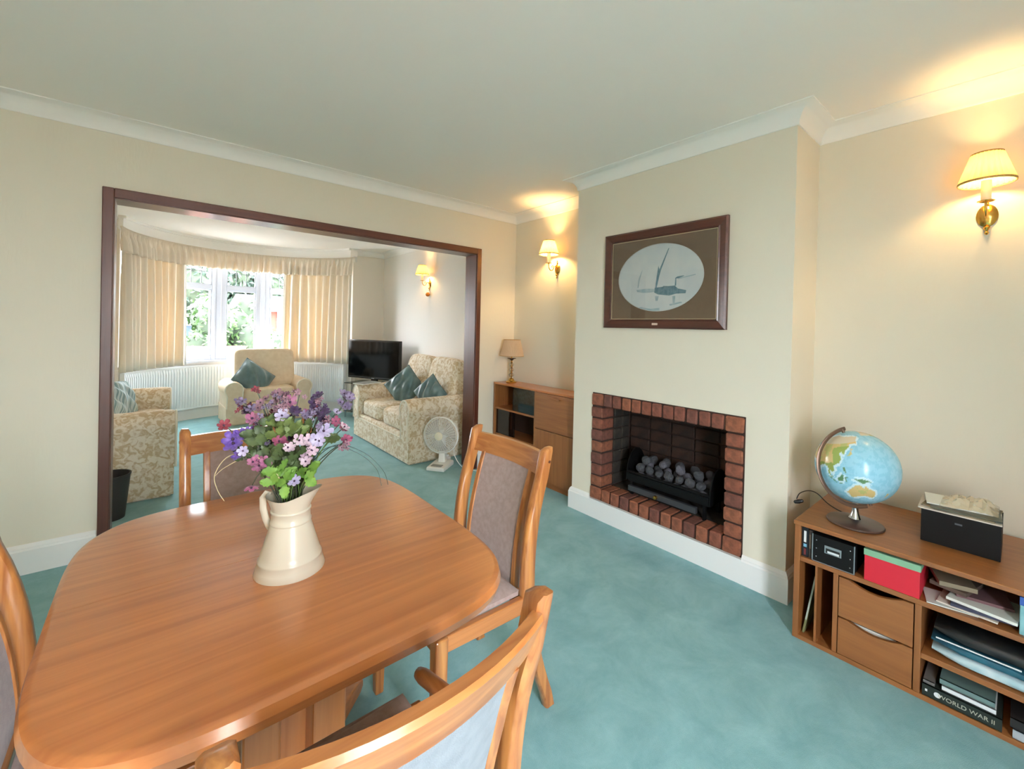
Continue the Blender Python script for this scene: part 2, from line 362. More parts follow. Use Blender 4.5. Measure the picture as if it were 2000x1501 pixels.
# garden window behind the viewer
w2 = bpy.data.objects.new('window_2', None); COL.objects.link(w2); w2.location = ((BW[0] + BW[1]) / 2, YBACK - 0.06, BW[2]); w2['kind'] = 'structure'
nb = 1; wd = (BW[1] - BW[0]) / nb
for i in range(nb):
    xa, xb = BW[0] + i * wd, BW[0] + (i + 1) * wd; fr = MB()
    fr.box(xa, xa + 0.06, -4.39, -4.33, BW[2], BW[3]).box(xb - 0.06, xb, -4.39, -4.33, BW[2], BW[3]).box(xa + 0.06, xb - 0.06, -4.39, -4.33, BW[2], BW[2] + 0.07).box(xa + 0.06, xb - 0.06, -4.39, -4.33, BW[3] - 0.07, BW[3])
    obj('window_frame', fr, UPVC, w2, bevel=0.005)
    obj('pane', MB().box(xa + 0.06, xb - 0.06, -4.364, -4.356, BW[2] + 0.07, BW[3] - 0.07), PANE, w2)
# light portals guide the sky light through the two windows
def portal(name, loc, rot, sx, sy):
    d = bpy.data.lights.new(name, 'AREA'); d.shape = 'RECTANGLE'; d.size = sx; d.size_y = sy
    d.cycles.is_portal = True
    o = bpy.data.objects.new(name, d); COL.objects.link(o); o.location = loc; o.rotation_euler = rot
    return o
portal('sky_portal_back', ((BW[0] + BW[1]) / 2, YBACK - 0.14, (BW[2] + BW[3]) / 2), (R_(90), 0, 0), BW[1] - BW[0], BW[3] - BW[2])
portal('sky_portal_bay', (1.6, 4.28, 1.5), (R_(-90), 0, 0), 5.0, 1.7)

# power socket behind the fan
# ================================================================== FIREPLACE
fp = thing('fireplace', 'hole-in-the-wall fireplace framed by red bricks in the chimney breast', 'fireplace', (XC, (fy0 + fy1) / 2, fz0))
def brick_mesh(name, sx, sy, sz, seed):
    r = random.Random(seed); mb = MB().box(-sx / 2, sx / 2, -sy / 2, sy / 2, -sz / 2, sz / 2)
    mb.v = [(x + r.uniform(-0.002, 0.002), y + r.uniform(-0.002, 0.002), z + r.uniform(-0.002, 0.002)) for x, y, z in mb.v]
    me = bpy.data.meshes.new(name); me.from_pydata(mb.v, [], mb.f)
    bm = bmesh.new(); bm.from_mesh(me); bmesh.ops.bevel(bm, geom=bm.edges[:], offset=0.006, segments=1, affect='EDGES'); bm.to_mesh(me); bm.free()
    me.materials.append(BRICKS[0]); return me
def put_brick(me, c, m):
    o = share(me, 'brick', fp, Vector(c) - fp.location); o.material_slots[0].link = 'OBJECT'; o.material_slots[0].material = m
    return o
bi = random.Random(3)
zt, zb_, yl, yr = 0.774, 0.2175, -1.411, -2.238          # inner edges of the brick frame
g = 0.011; DEP = 0.13; XF = XC - 0.013; xm = XF + DEP / 2
corner = brick_mesh('brick_corner', DEP, 0.105 - g, 0.092 - g, 1)
for (yy, zz) in ((fy1 - 0.049, (zt + fz1) / 2), (fy0 + 0.0535, (zt + fz1) / 2), (fy1 - 0.049, (fz0 + zb_) / 2), (fy0 + 0.0535, (fz0 + zb_) / 2)):
    put_brick(corner, (xm, yy, zz), bi.choice(BRICKS))
pit = (yl - yr) / 11
tops = [brick_mesh('brick_soldier', DEP, pit - g, 0.092 - g, 10 + k) for k in range(4)]
for i in range(11):
    yy = yl - pit * (i + 0.5)
    put_brick(tops[i % 4], (xm + bi.uniform(-.002, .002), yy, (zt + fz1) / 2 + bi.uniform(-.002, .002)), bi.choice(BRICKS))
    put_brick(tops[(i + 2) % 4], (xm + bi.uniform(-.002, .002), yy, (fz0 + zb_) / 2), bi.choice(BRICKS))
pz = (zt - zb_) / 7
sides = [brick_mesh('brick_side', DEP, 0.103 - g, pz - g, 20 + k) for k in range(4)]
for i in range(7):
    zz = zb_ + pz * (i + 0.5)
    put_brick(sides[i % 4], (xm + bi.uniform(-.002, .002), fy1 - 0.049, zz), bi.choice(BRICKS))
    put_brick(sides[(i + 1) % 4], (xm + bi.uniform(-.002, .002), fy0 + 0.0535, zz), bi.choice(BRICKS))
XBK = 3.318
mo = MB().box(XF + 0.012, XBK - 0.008, fy1 - 0.088, fy1, fz0, fz1).box(XF + 0.012, XBK - 0.008, fy0, fy0 + 0.092, fz0, fz1).box(XF + 0.012, XBK - 0.008, fy0 + 0.09, fy1 - 0.09, fz0, zb_ - 0.008).box(XF + 0.012, XBK - 0.008, fy0 + 0.09, fy1 - 0.09, zt + 0.008, fz1)
obj('mortar', mo, MORTAR, fp)
obj('soot_back', MB().box(XBK - 0.006, XBK + 0.008, fy0 + 0.01, fy1 - 0.01, fz0, fz1), SOOTR, fp)
# sooty inner lining, course by course
side_in = [brick_mesh('lining_brick', 0.085, 0.02, pz - 0.006, 30 + k) for k in range(3)]
back_in = [brick_mesh('back_brick', 0.02, 0.159, pz - 0.006, 40 + k) for k in range(3)]
for i in range(7):
    zz = zb_ + pz * (i + 0.5)
    for k in range(2):
        xx = XF + DEP + 0.045 + k * 0.09 + (0.0 if i % 2 else -0.0)
        put_brick(side_in[(i + k) % 3], (xx, yl + 0.005, zz), SOOT); put_brick(side_in[(i + k + 1) % 3], (xx, yr - 0.005, zz), SOOT)
    for k in range(5):
        put_brick(back_in[(i + k) % 3], (XBK - 0.012, yl - 0.083 - k * 0.165, zz), SOOTR)
obj('hearth_slab', MB().box(XF + DEP, XBK - 0.02, yr + 0.006, yl - 0.006, zb_ - 0.01, zb_ - 0.004), SOOT, fp)
# grate
IRON = mat('black_iron', (20, 20, 22), 0.45, metal=0.6); GREYI = mat('grey_iron', (72, 74, 80), 0.5, metal=0.5)
gr = thing('fire_grate', 'black iron fire basket holding grey coals inside the brick fireplace', 'fire grate', (3.15, -1.83, zb_ - 0.004))
gy0, gy1 = -2.12, -1.56; zf0 = zb_ - 0.004
def ribbed(y): return MB().box(3.085, 3.10, y - 0.005, y + 0.005, zf0 + 0.10, zf0 + 0.155)
obj('basket_tray', MB().box(3.075, 3.27, gy0, gy1, zf0 + 0.085, zf0 + 0.10), IRON, gr, bevel=0.003)
obj('front_rail', MB().tube([(3.072, gy0, zf0 + 0.15), (3.072, gy1, zf0 + 0.15)], 0.009).box(3.066, 3.078, gy0, gy1, zf0 + 0.10, zf0 + 0.14), IRON, gr)
obj('burner_bar', MB().box(3.035, 3.062, gy0 + 0.06, gy1 - 0.03, zf0 + 0.035, zf0 + 0.072), GREYI, gr, bevel=0.004)
obj('control_knob', MB().lathe([(0.0, -0.008), (0.011, -0.008), (0.013, 0.0), (0.010, 0.010), (0, 0.012)], n=14, M=Matrix.Translation((3.029, -1.80, zf0 + 0.053)) @ Matrix.Rotation(R_(-90), 4, 'Y')), BRASS, gr, smooth=True)
for (xx, yy) in ((3.085, gy0 + 0.03), (3.085, gy1 - 0.03), (3.26, gy0 + 0.03), (3.26, gy1 - 0.03)):
    obj('foot', MB().box(xx - 0.009, xx + 0.009, yy - 0.009, yy + 0.009, zf0, zf0 + 0.086), IRON, gr)
for yy, s in ((gy1 + 0.005, 1), (gy0 - 0.005, -1)):
    poly = [(3.07, zf0 + 0.09), (3.28, zf0 + 0.09)] + [(3.175 + 0.105 * math.cos(t * PI / 10), zf0 + 0.13 + 0.16 * math.sin(t * PI / 10)) for t in range(11)]
    obj('end_plate', MB().prism(poly, 1, yy - 0.004, yy + 0.004), IRON, gr)
COALM = mat('ash_grey_coal', (96, 98, 104), 0.9, (52, 52, 56), vscale=28, bump=0.6, bscale=90)
COALM2 = mat('lilac_grey_coal', (130, 128, 140), 0.9, (78, 76, 84), vscale=28, bump=0.6, bscale=90)
def coal_mesh(seed):
    r = random.Random(seed); bm = bmesh.new(); bmesh.ops.create_icosphere(bm, subdivisions=2, radius=1.0)
    ds = [Vector((r.uniform(-1, 1), r.uniform(-1, 1), r.uniform(-1, 1))).normalized() for _ in range(7)]
    for v in bm.verts:
        k = 1.0
        for d in ds: k = min(k, 0.82 / max(0.82, v.co.dot(d) + 0.02) if v.co.dot(d) > 0.82 else 1.0) * 1.0
        v.co *= k * (1 + r.uniform(-0.05, 0.05))
    me = bpy.data.meshes.new('coal'); bm.to_mesh(me); bm.free(); me.materials.append(COALM); return me
cms = [coal_mesh(k) for k in range(5)]; cr = random.Random(11)
zc0 = zf0 + 0.10
spots = []
for row, (xx, n, zz, jit) in enumerate(((3.108, 8, 0.026, 0), (3.175, 8, 0.026, 0.5), (3.238, 7, 0.026, 0.3), (3.118, 7, 0.078, 0.5), (3.19, 7, 0.080, 0.0), (3.23, 5, 0.118, 0.3), (3.155, 4, 0.126, 0.6))):
    for k in range(n):
        spots.append((xx + cr.uniform(-.006, .006), gy0 + 0.035 + (gy1 - gy0 - 0.07) * (k + 0.25 + jit * 0.5) / n, zc0 + zz))
for i, p in enumerate(spots):
    o = bpy.data.objects.new('coal', cms[i % 5]); COL.objects.link(o); o.location = p; s = cr.uniform(0.027, 0.034); o.scale = (s, s * cr.uniform(1, 1.15), s * 0.92)
    o.rotation_euler = (cr.uniform(0, 6), cr.uniform(0, 6), cr.uniform(0, 6))
    o.material_slots[0].link = 'OBJECT'; o.material_slots[0].material = COALM2 if cr.random() < 0.35 else COALM
    tag(o, 'lump of ash-grey coal heaped in the fireplace grate', 'coal', 'coals in the fire grate')
# ================================================================== DINING TABLE
TZ = 0.72; TC = (0.913, -2.045); TA, TB, TN = 0.434, 0.494, 4.4
def sup(t, a, b, n):
    c, s = math.cos(t), math.sin(t)
    return (a * math.copysign(abs(c) ** (2 / n), c), b * math.copysign(abs(s) ** (2 / n), s))
dt = thing('dining_table', 'rounded square teak pedestal table carrying a cream jug of flowers', 'table', (TC[0], TC[1], 0))
def half_top(sgn):
    prof = [(-0.020, TZ - 0.045), (-0.005, TZ - 0.040), (0.0, TZ - 0.022), (-0.004, TZ - 0.006), (-0.012, TZ - 0.0008), (-0.016, TZ)]
    rings = []
    n = 56
    for (o, z) in prof:
        ring = []
        for i in range(n + 1):
            t = PI * i / n if sgn > 0 else PI + PI * i / n
            x, y = sup(t, TA + o, TB + o, TN)
            if i in (0, n): y = 0.0
            ring.append((TC[0] + x, TC[1] + y + sgn * 0.0006, z))
        rings.append(ring)
    return MB().loft(rings)
for s in (1, -1): obj('table_top_half', half_top(s), TABLEX, dt, smooth=True, angle=25)
obj('apron', MB().box(TC[0] - 0.30, TC[0] + 0.30, TC[1] - 0.33, TC[1] + 0.33, TZ - 0.085, TZ - 0.046), TEAKX, dt)
for (dx, dy) in ((-1, -1), (1, -1), (1, 1), (-1, 1)):
    obj('pedestal_post', MB().box(TC[0] + dx * 0.075 - 0.04, TC[0] + dx * 0.075 + 0.04, TC[1] + dy * 0.075 - 0.04, TC[1] + dy * 0.075 + 0.04, 0.06, TZ - 0.085), TEAKZ, dt, bevel=0.006)
    a = math.atan2(dy, dx); Mx = Matrix.Translation((TC[0], TC[1], 0)) @ Matrix.Rotation(a, 4, 'Z')
    poly = [(0.08, 0.0), (0.40, 0.0), (0.42, 0.012), (0.42, 0.035), (0.38, 0.05), (0.08, 0.105)]
    obj('pedestal_foot', MB().prism(poly, 1, -0.022, 0.022, Mx), TEAKX, dt, bevel=0.006)
obj('pedestal_core', MB().box(TC[0] - 0.05, TC[0] + 0.05, TC[1] - 0.05, TC[1] + 0.05, 0.03, TZ - 0.085), TEAKZ, dt)

# ================================================================== CHAIRS
def back_y(z):                                        # S-curve of the rear posts
    pts = [(0.0, -0.275), (0.15, -0.215), (0.30, -0.172), (0.43, -0.155), (0.60, -0.162), (0.75, -0.192), (0.90, -0.250)]
    for (z0, y0), (z1, y1) in zip(pts, pts[1:]):
        if z <= z1:
            t = (z - z0) / (z1 - z0); t2 = t
            return y0 + (y1 - y0) * t2
    return pts[-1][1]
def by(z): return (back_y(max(0, z - 0.05)) + back_y(z) + back_y(min(0.9, z + 0.05))) / 3
HWD = 0.2075
def make_chair(label, loc, rotz, arms=False):
    t = thing('carver_chair' if arms else 'dining_chair', label, 'chair', loc, rotz, 'teak dining chairs around the table')
    BOW = 0.048 if arms else 0.030
    def P(name, mb, m, par=None, **k): return obj(name, mb, m, par or t, local=True, **k)
    for s in (-1, 1):
        rings = []; N = 18
        for i in range(N + 1):
            z = 0.9 * i / N; w = 0.0165 if i < N else 0.010; d = 0.026 - 0.006 * abs(z - 0.45) / 0.45
            zz = z; y = by(z)
            if i == N: d *= 0.6
            if i == N - 1: zz = 0.888
            c = s * HWD
            rings.append([(c - w, y - d * 0.75, zz), (c - w * 0.6, y - d, zz), (c + w * 0.6, y - d, zz), (c + w, y - d * 0.75, zz), (c + w, y + d * 0.75, zz), (c + w * 0.6, y + d, zz), (c - w * 0.6, y + d, zz), (c - w, y + d * 0.75, zz)])
        po = P('back_post', MB().loft(rings), CHZ, smooth=True, angle=50)
        obj('dowel_plug', MB().lathe([(0, -0.001), (0.005, -0.001), (0.005, 0.001), (0, 0.001)], n=10, M=Matrix.Translation((s * (HWD + 0.0168), by(0.855), 0.855)) @ Matrix.Rotation(R_(90), 4, 'Y')), MAHO, po, local=True)
        P('leg', MB().loft([[(s * HWD + dx * w, 0.17 + dy * w, z) for dx, dy in ((-1, -1), (1, -1), (1, 1), (-1, 1))] for z, w in ((0, 0.015), (0.25, 0.019), (0.43, 0.020))]), CHZ, bevel=0.005)
        P('side_rail', MB().loft([[(s * HWD - 0.012, y, z0), (s * HWD + 0.012, y, z0), (s * HWD + 0.012, y, z1), (s * HWD - 0.012, y, z1)] for y, z0, z1 in ((-0.15, 0.372, 0.424), (0.16, 0.380, 0.428))]), CHY, bevel=0.004)
    P('front_rail', MB().box(-HWD + 0.015, HWD - 0.015, 0.158, 0.182, 0.378, 0.426), CHX, bevel=0.004)
    P('rear_rail', MB().box(-HWD + 0.015, HWD - 0.015, -0.165, -0.143, 0.372, 0.420), CHX, bevel=0.004)
    seat = MB()
    def sf(u, v):
        x = -0.197 + 0.394 * u; y = -0.135 + 0.350 * v
        e = min(u, 1 - u, v, 1 - v); h = 0.455 - 0.006 * math.sin(PI * u) - (0.014 * (1 - min(1, e / 0.07)) ** 2)
        return (x, y, h)
    seat.grid(sf, 16, 16); P('seat', seat.box(-0.194, 0.194, -0.132, 0.212, 0.424, 0.443), MAUVE, smooth=True, angle=60)
    def rail_ring(x):
        c = -BOW * (1 - (x / HWD) ** 2); r = []
        for (dz, dy) in ((0.806, 0.011), (0.806, -0.011), (0.864, -0.015), (0.873, -0.010), (0.873, 0.008), (0.864, 0.013)):
            r.append((x, by(dz) + c + dy, dz))
        return r
    P('top_rail', MB().loft([rail_ring(-HWD + 0.012 + (2 * HWD - 0.024) * i / 14) for i in range(15)]), CHX, smooth=True, angle=35)
    for s in (-1, 1):
        rings = []
        for i in range(13):
            z = 0.40 + 0.412 * i / 12; x = s * 0.142; c = -BOW * (1 - (x / HWD) ** 2) * min(1, (z - 0.40) / 0.3); y = by(z) + c
            rings.append([(x - 0.0105, y - 0.012, z), (x + 0.0105, y - 0.012, z), (x + 0.0105, y + 0.012, z), (x - 0.0105, y + 0.012, z)])
        P('back_stile', MB().loft(rings), CHZ, bevel=0.003)
    def panel(dy):
        def fn(u, v):
            z = 0.402 + 0.412 * v; x = (-1 + 2 * u) * 0.1335
            return (x, by(z) - BOW * (1 - (x / HWD) ** 2) * min(1, (z - 0.40) / 0.3) + dy, z)
        return MB().grid(fn, 14, 16)
    P('back_cushion', panel(0.008), MAUVE, smooth=True); P('back_cloth', panel(-0.008), BACKCLOTH, smooth=True)
    P('back_edge', MB().box(-0.133, 0.133, -0.166, -0.150, 0.402, 0.412), CHX)
    if arms:
        for s in (-1, 1):
            xa = s * 0.196
            pth = [(s * HWD, by(0.57) + 0.01, 0.575), (s * 0.205, -0.09, 0.572), (xa, 0.03, 0.566), (xa - s * 0.008, 0.100, 0.558), (xa - s * 0.01, 0.118, 0.555), (xa - s * 0.01, 0.124, 0.554)]
            a = P('armrest', MB().tube(pth, [0.015, 0.016, 0.016, 0.0155, 0.012, 0.004], 12), CHY, smooth=True, angle=60)
            obj('arm_support', MB().tube([(s * HWD, 0.04, 0.42), (s * 0.2, 0.045, 0.56)], 0.011, 10), CHZ, a, local=True, smooth=True)
    return t
CY = 1.43
make_chair('teak chair drawn up beside the table nearest the fireplace', (1.430, -2.018, 0), R_(90))
make_chair('teak chair between the table and the wide opening', (0.937, -1.492, 0), R_(180))
make_chair('teak chair pushed in beside the table facing the fireplace', (0.573, -2.012, 0), R_(-90))
make_chair('teak carver chair with slim armrests and pale cloth behind its backrest', (0.896, -2.563, 0), 0.0, True)

# ================================================================== JUG AND FLOWERS
JC = (0.892, -2.148)
jg = thing('enamel_jug', 'cream enamel jug of flowers standing on the dining table', 'jug', (JC[0], JC[1], TZ))
cone = lambda z: 0.0765 - 0.0335 * z / 0.112
prof = [(0.0, 0.0), (0.0755, 0.0), (cone(0.002), 0.002), (cone(0.015), 0.015), (cone(0.028), 0.028), (cone(0.030) + 0.0014, 0.030), (cone(0.033) + 0.0014, 0.033), (cone(0.035), 0.035)]
prof += [(cone(0.035 + 0.077 * t / 8), 0.035 + 0.077 * t / 8) for t in range(1, 9)]
prof += [(0.0445, 0.114), (0.0445, 0.117), (0.0425, 0.119), (0.0415, 0.138), (0.0435, 0.140), (0.0435, 0.143), (0.0412, 0.145)]
rt_ = Vector((CR.x, CR.y, 0)).normalized(); ang_sp = math.atan2(rt_.y, rt_.x)        # spout direction
mb = MB(); mb.lathe(prof, (JC[0], JC[1], TZ), 48)
jb = obj('jug_body', mb, ENAMEL, jg, smooth=True, angle=50)
def neck(u, v, inset=0.0):
    a = 2 * PI * u; c = max(0, math.cos(a - ang_sp)); b = max(0, -math.cos(a - ang_sp))
    top = 0.176 + 0.020 * c ** 2 + 0.004 * b; rr = 0.0412 + (0.0125 + 0.016 * c ** 5) * (v ** 1.3) - inset
    return (JC[0] + rr * math.cos(a), JC[1] + rr * math.sin(a), TZ + 0.145 + (top - 0.145) * v)
mb = MB(); mb.grid(lambda u, v: neck(u, v), 48, 8); mb.grid(lambda u, v: neck(u, v, 0.0015), 48, 8)
obj('jug_collar', mb, ENAMEL, jg, smooth=True)
def jr(r, z): return (JC[0] - rt_.x * r, JC[1] - rt_.y * r, TZ + z)
obj('jug_handle', MB().tube([jr(0.050, 0.172), jr(0.060, 0.176), jr(0.068, 0.165), jr(0.067, 0.140), jr(0.060, 0.115), jr(0.052, 0.098), jr(0.049, 0.094)], 0.0085, 10, sx=0.45), ENAMEL, jg, smooth=True)

PET = {k: mat('petal_' + k, c, 0.6, c2, vscale=60, spec=0.2, sheen=0.2) for k, (c, c2) in dict(
    purple=((84, 58, 132), (120, 94, 164)), dark=((48, 32, 60), (78, 56, 90)), pink=((138, 74, 108), (168, 112, 138)),
    magenta=((116, 46, 74), (140, 76, 98)), lilac=((156, 144, 174), (180, 172, 194)), pale=((178, 150, 164), (198, 178, 188)),
    dusky=((122, 88, 100), (146, 112, 122)), red=((104, 34, 46), (126, 54, 64)), grey=((98, 86, 112), (126, 112, 136))).items()}
STEMM = mat('flower_stem_dark', (58, 62, 44), 0.6); STEMG = mat('flower_stem_green', (86, 110, 52), 0.6)
LEAF = [mat('leaf_green_%d' % i, c, 0.55, c2, vscale=50) for i, (c, c2) in enumerate([((72, 88, 42), (98, 114, 58)), ((54, 68, 38), (74, 90, 50)), ((88, 126, 50), (114, 150, 64))])]
CENT = mat('flower_centre', (60, 36, 60), 0.7)
fr = random.Random(21)
MOUTH = Vector((JC[0], JC[1], TZ + 0.16))
def frame_from(n):
    n = n.normalized(); a = Vector((0, 0, 1)) if abs(n.z) < 0.9 else Vector((1, 0, 0)); u = n.cross(a).normalized(); w = n.cross(u)
    return Matrix((u, w, n)).transposed().to_4x4()
def petals(mb, c, n, r, k=6, cup=0.35):
    F = frame_from(n); off = fr.uniform(0, 6)
    for i in range(k):
        a = off + 2 * PI * i / k; rr = r * fr.uniform(0.85, 1.1); hw = rr * 0.33
        ca, sa = math.cos(a), math.sin(a)
        loc = []
        for (t, wv) in ((0.08, 0.12), (0.45, 0.85), (0.8, 1.0), (1.0, 0.45)):
            z = cup * rr * t * t + fr.uniform(-.05, .05) * rr
            for s in (-1, 0, 1):
                zz = z + (0.10 * rr * (1 - abs(s)) * -1)
                x, y = t * rr, s * hw * wv
                loc.append(Vector((x * ca - y * sa, x * sa + y * ca, zz)))
        vs = [tuple(Vector(c) + (F.to_3x3() @ q)) for q in loc]
        fs = [(j * 3 + s, j * 3 + s + 1, j * 3 + s + 4, j * 3 + s + 3) for j in range(3) for s in range(2)]
        mb.add(vs, fs)
def bez(p0, p1, p2, n=8):
    return [tuple(p0 * (1 - t) ** 2 + p1 * 2 * t * (1 - t) + p2 * t * t) for t in [i / n for i in range(n + 1)]]
def flower(u, v, d, colour, r, hang=False, n_b=1, spread=0.0, name=None):
    P = at_depth(u, v, d); wordy = dict(purple='violet', dark='dark plum', pink='rose pink', magenta='magenta', lilac='pale lilac', pale='pale blush', dusky='dusky pink', red='deep red', grey='grey-mauve')[colour]
    t = thing('flower_stem', '%s silk flower on a stem in the cream jug' % wordy, 'flower', tuple(MOUTH), 0, '%s flowers in the jug' % wordy)
    base = MOUTH + Vector((fr.uniform(-.022, .022), fr.uniform(-.022, .022), -0.03))
    mid = (base + P) / 2 + Vector((0, 0, 0.05 if not hang else 0.14)); end = P
    obj('stem', MB().tube(bez(base, mid, end), 0.0012, 5), STEMM, t)
    view = (CAM - P).normalized()
    for k in range(n_b):
        q = P + Vector((fr.uniform(-1, 1), fr.uniform(-1, 1), fr.uniform(-1, 1))) * spread
        nrm = view * 0.75 + (P - MOUTH).normalized() * 0.5 + Vector((fr.uniform(-.5, .5), fr.uniform(-.5, .5), fr.uniform(-.3, .5)))
        if hang: nrm = view * 0.5 + Vector((0, 0, -0.8))
        mb = MB(); petals(mb, q, nrm, r * fr.uniform(0.85, 1.1), 6 if r > 0.011 else 5)
        b = obj('blossom', mb, PET[colour], t, smooth=True)
        c = q + nrm.normalized() * 0.0015
        obj('blossom_centre', MB().lathe([(0, -0.001), (r * 0.16, 0), (r * 0.12, r * 0.18), (0, r * 0.24)], n=8, M=Matrix.Translation(c) @ frame_from(nrm)), CENT, b, smooth=True)
FL = [(454, 862, 0.96, 'purple', .022, 0, 2, .006), (470, 849, .97, 'purple', .017, 0, 1, 0), (487, 842, .98, 'purple', .013, 0, 1, 0), (466, 889, .95, 'purple', .015, 0, 1, 0), (475, 880, .94, 'lilac', .012, 0, 1, 0),
      (499, 904, .95, 'pink', .014, 0, 3, .010), (515, 904, .95, 'pink', .013, 0, 2, .007), (491, 950, .94, 'pink', .016, 1, 1, 0), (437, 831, .97, 'red', .014, 0, 1, 0),
      (501, 820, .98, 'pink', .017, 0, 2, .009), (566, 785, 1.05, 'pink', .020, 0, 1, 0), (538, 774, 1.06, 'dusky', .012, 0, 4, .014), (550, 764, 1.07, 'dusky', .009, 0, 3, .012),
      (477, 785, 1.0, 'grey', .011, 0, 2, .010), (486, 801, 1.0, 'grey', .011, 0, 2, .008), (512, 790, 1.02, 'dusky', .012, 0, 3, .012), (534, 795, 1.03, 'dusky', .012, 0, 3, .010), (528, 812, 1.03, 'red', .012, 0, 2, .009),
      (510, 835, 1.0, 'red', .012, 0, 3, .012), (556, 816, 1.0, 'lilac', .015, 0, 2, .007), (576, 806, 1.02, 'dark', .014, 0, 3, .010), (597, 809, 1.03, 'pink', .012, 0, 2, .010), (600, 820, 1.02, 'lilac', .012, 0, 2, .008),
      (622, 780, 1.06, 'dark', .017, 0, 2, .010), (612, 794, 1.05, 'dark', .012, 0, 2, .007), (627, 807, 1.05, 'dark', .013, 0, 3, .010), (630, 822, 1.05, 'dark', .014, 0, 3, .012),
      (632, 842, 1.0, 'lilac', .018, 0, 1, 0), (619, 855, .98, 'lilac', .015, 0, 2, .008), (584, 860, .96, 'pale', .015, 0, 1, 0), (603, 861, .97, 'pale', .013, 0, 2, .007), (565, 874, .95, 'pale', .013, 0, 2, .006),
      (547, 861, .96, 'magenta', .014, 0, 2, .008), (605, 876, .96, 'pale', .012, 0, 2, .006), (598, 897, .97, 'pale', .013, 0, 3, .010), (576, 936, .97, 'lilac', .014, 0, 2, .005),
      (662, 829, 1.07, 'magenta', .013, 0, 2, .009), (672, 834, 1.07, 'pale', .014, 0, 1, 0), (678, 860, 1.05, 'magenta', .013, 0, 2, .007), (680, 776, 1.12, 'grey', .014, 0, 4, .015), (670, 793, 1.11, 'grey', .013, 0, 3, .012), (660, 801, 1.1, 'lilac', .012, 0, 2, .006)]
FL += [(478 + fr.uniform(-14, 150), 772 + fr.uniform(-8, 40), fr.uniform(.99, 1.07), fr.choice(['dusky', 'dusky', 'grey', 'dark', 'red']), fr.uniform(.006, .009), 0, 4, .012) for _ in range(16)]
FL += [(500 + fr.uniform(0, 170), 800 + fr.uniform(0, 70), fr.uniform(.97, 1.04), fr.choice(['purple', 'dark', 'dusky', 'grey']), fr.uniform(.007, .010), 0, 3, .011) for _ in range(12)]
for a in FL: flower(a[0], a[1], a[2], a[3], a[4], bool(a[5]), a[6], a[7])
def leaf_blade(mb, base, tip, width, nrm):
    ax = tip - base; L = ax.length; ax.normalize(); sd = ax.cross(nrm).normalized(); up = sd.cross(ax)
    out = [(0.0, 0.05), (0.18, 0.5), (0.28, 0.42), (0.42, 0.95), (0.52, 0.75), (0.66, 0.9), (0.74, 0.6), (0.88, 0.5), (1.0, 0.02)]
    vs = []
    for (t, w) in out:
        bend = -0.25 * L * t * t
        for s in (-1, 0, 1): vs.append(tuple(base + ax * (L * t) + sd * (s * w * width) + up * (bend + (0.25 * width if s else 0))))
    fs = [(j * 3 + s, j * 3 + s + 1, j * 3 + s + 4, j * 3 + s + 3) for j in range(len(out) - 1) for s in range(2)]
    mb.add(vs, fs)
LV = [(541, 833, .99, 0), (560, 842, .98, 0), (589, 838, .99, 0), (604, 836, 1.0, 1), (575, 850, .98, 0), (512, 868, .96, 1), (531, 879, .95, 1), (520, 850, .97, 1), (548, 850, .97, 0), (560, 886, .96, 1), (576, 884, .96, 1),
      (596, 888, .98, 1), (618, 872, .99, 1), (640, 862, 1.0, 1), (500, 885, .97, 1), (484, 876, .97, 1), (540, 905, .96, 1), (560, 915, .97, 1), (549, 930, .955, 2), (538, 944, .95, 2), (556, 944, .95, 2), (545, 920, .96, 2), (603, 914, .98, 2), (596, 934, .98, 2), (528, 925, .96, 2), (590, 905, 1.0, 1), (626, 850, 1.02, 0), (530, 830, 1.0, 1), (505, 850, .98, 1), (552, 870, .97, 1), (585, 872, .98, 1), (610, 850, 1.0, 1), (540, 890, .965, 1), (520, 900, .97, 1), (495, 862, .97, 1), (600, 900, .99, 1), (570, 905, .97, 1)]
for (u, v, d, k) in LV:
    P = at_depth(u, v, d); t = thing('leafy_sprig', ['olive green serrated leaf sprig among the jug flowers', 'dark green serrated leaf sprig among the jug flowers', 'bright green leaf sprig at the rim of the jug'][k], 'leaf sprig', tuple(MOUTH), 0, ['olive leaf sprigs', 'dark leaf sprigs', 'bright leaf sprigs'][k])
    base = MOUTH + Vector((fr.uniform(-.02, .02), fr.uniform(-.02, .02), -0.03))
    obj('stem', MB().tube(bez(base, (base + P) / 2 + Vector((0, 0, .03)), P), 0.0012, 5), STEMG, t)
    for j in range(3):
        dirv = (CR * fr.uniform(-1, 1) + CU * fr.uniform(-0.5, 0.9) - CF * fr.uniform(-.3, .5)).normalized()
        mb = MB(); leaf_blade(mb, P, P + dirv * fr.uniform(.026, .042), fr.uniform(.010, .014), (-CF + CU * 0.6 + CR * fr.uniform(-.4, .4)).normalized())
        obj('leaf', mb, LEAF[k], t, smooth=True)
GRASSM = mat('pale_grass_stem', (206, 190, 150), 0.5); GRASSD = mat('dark_grass_stem', (60, 84, 84), 0.5)
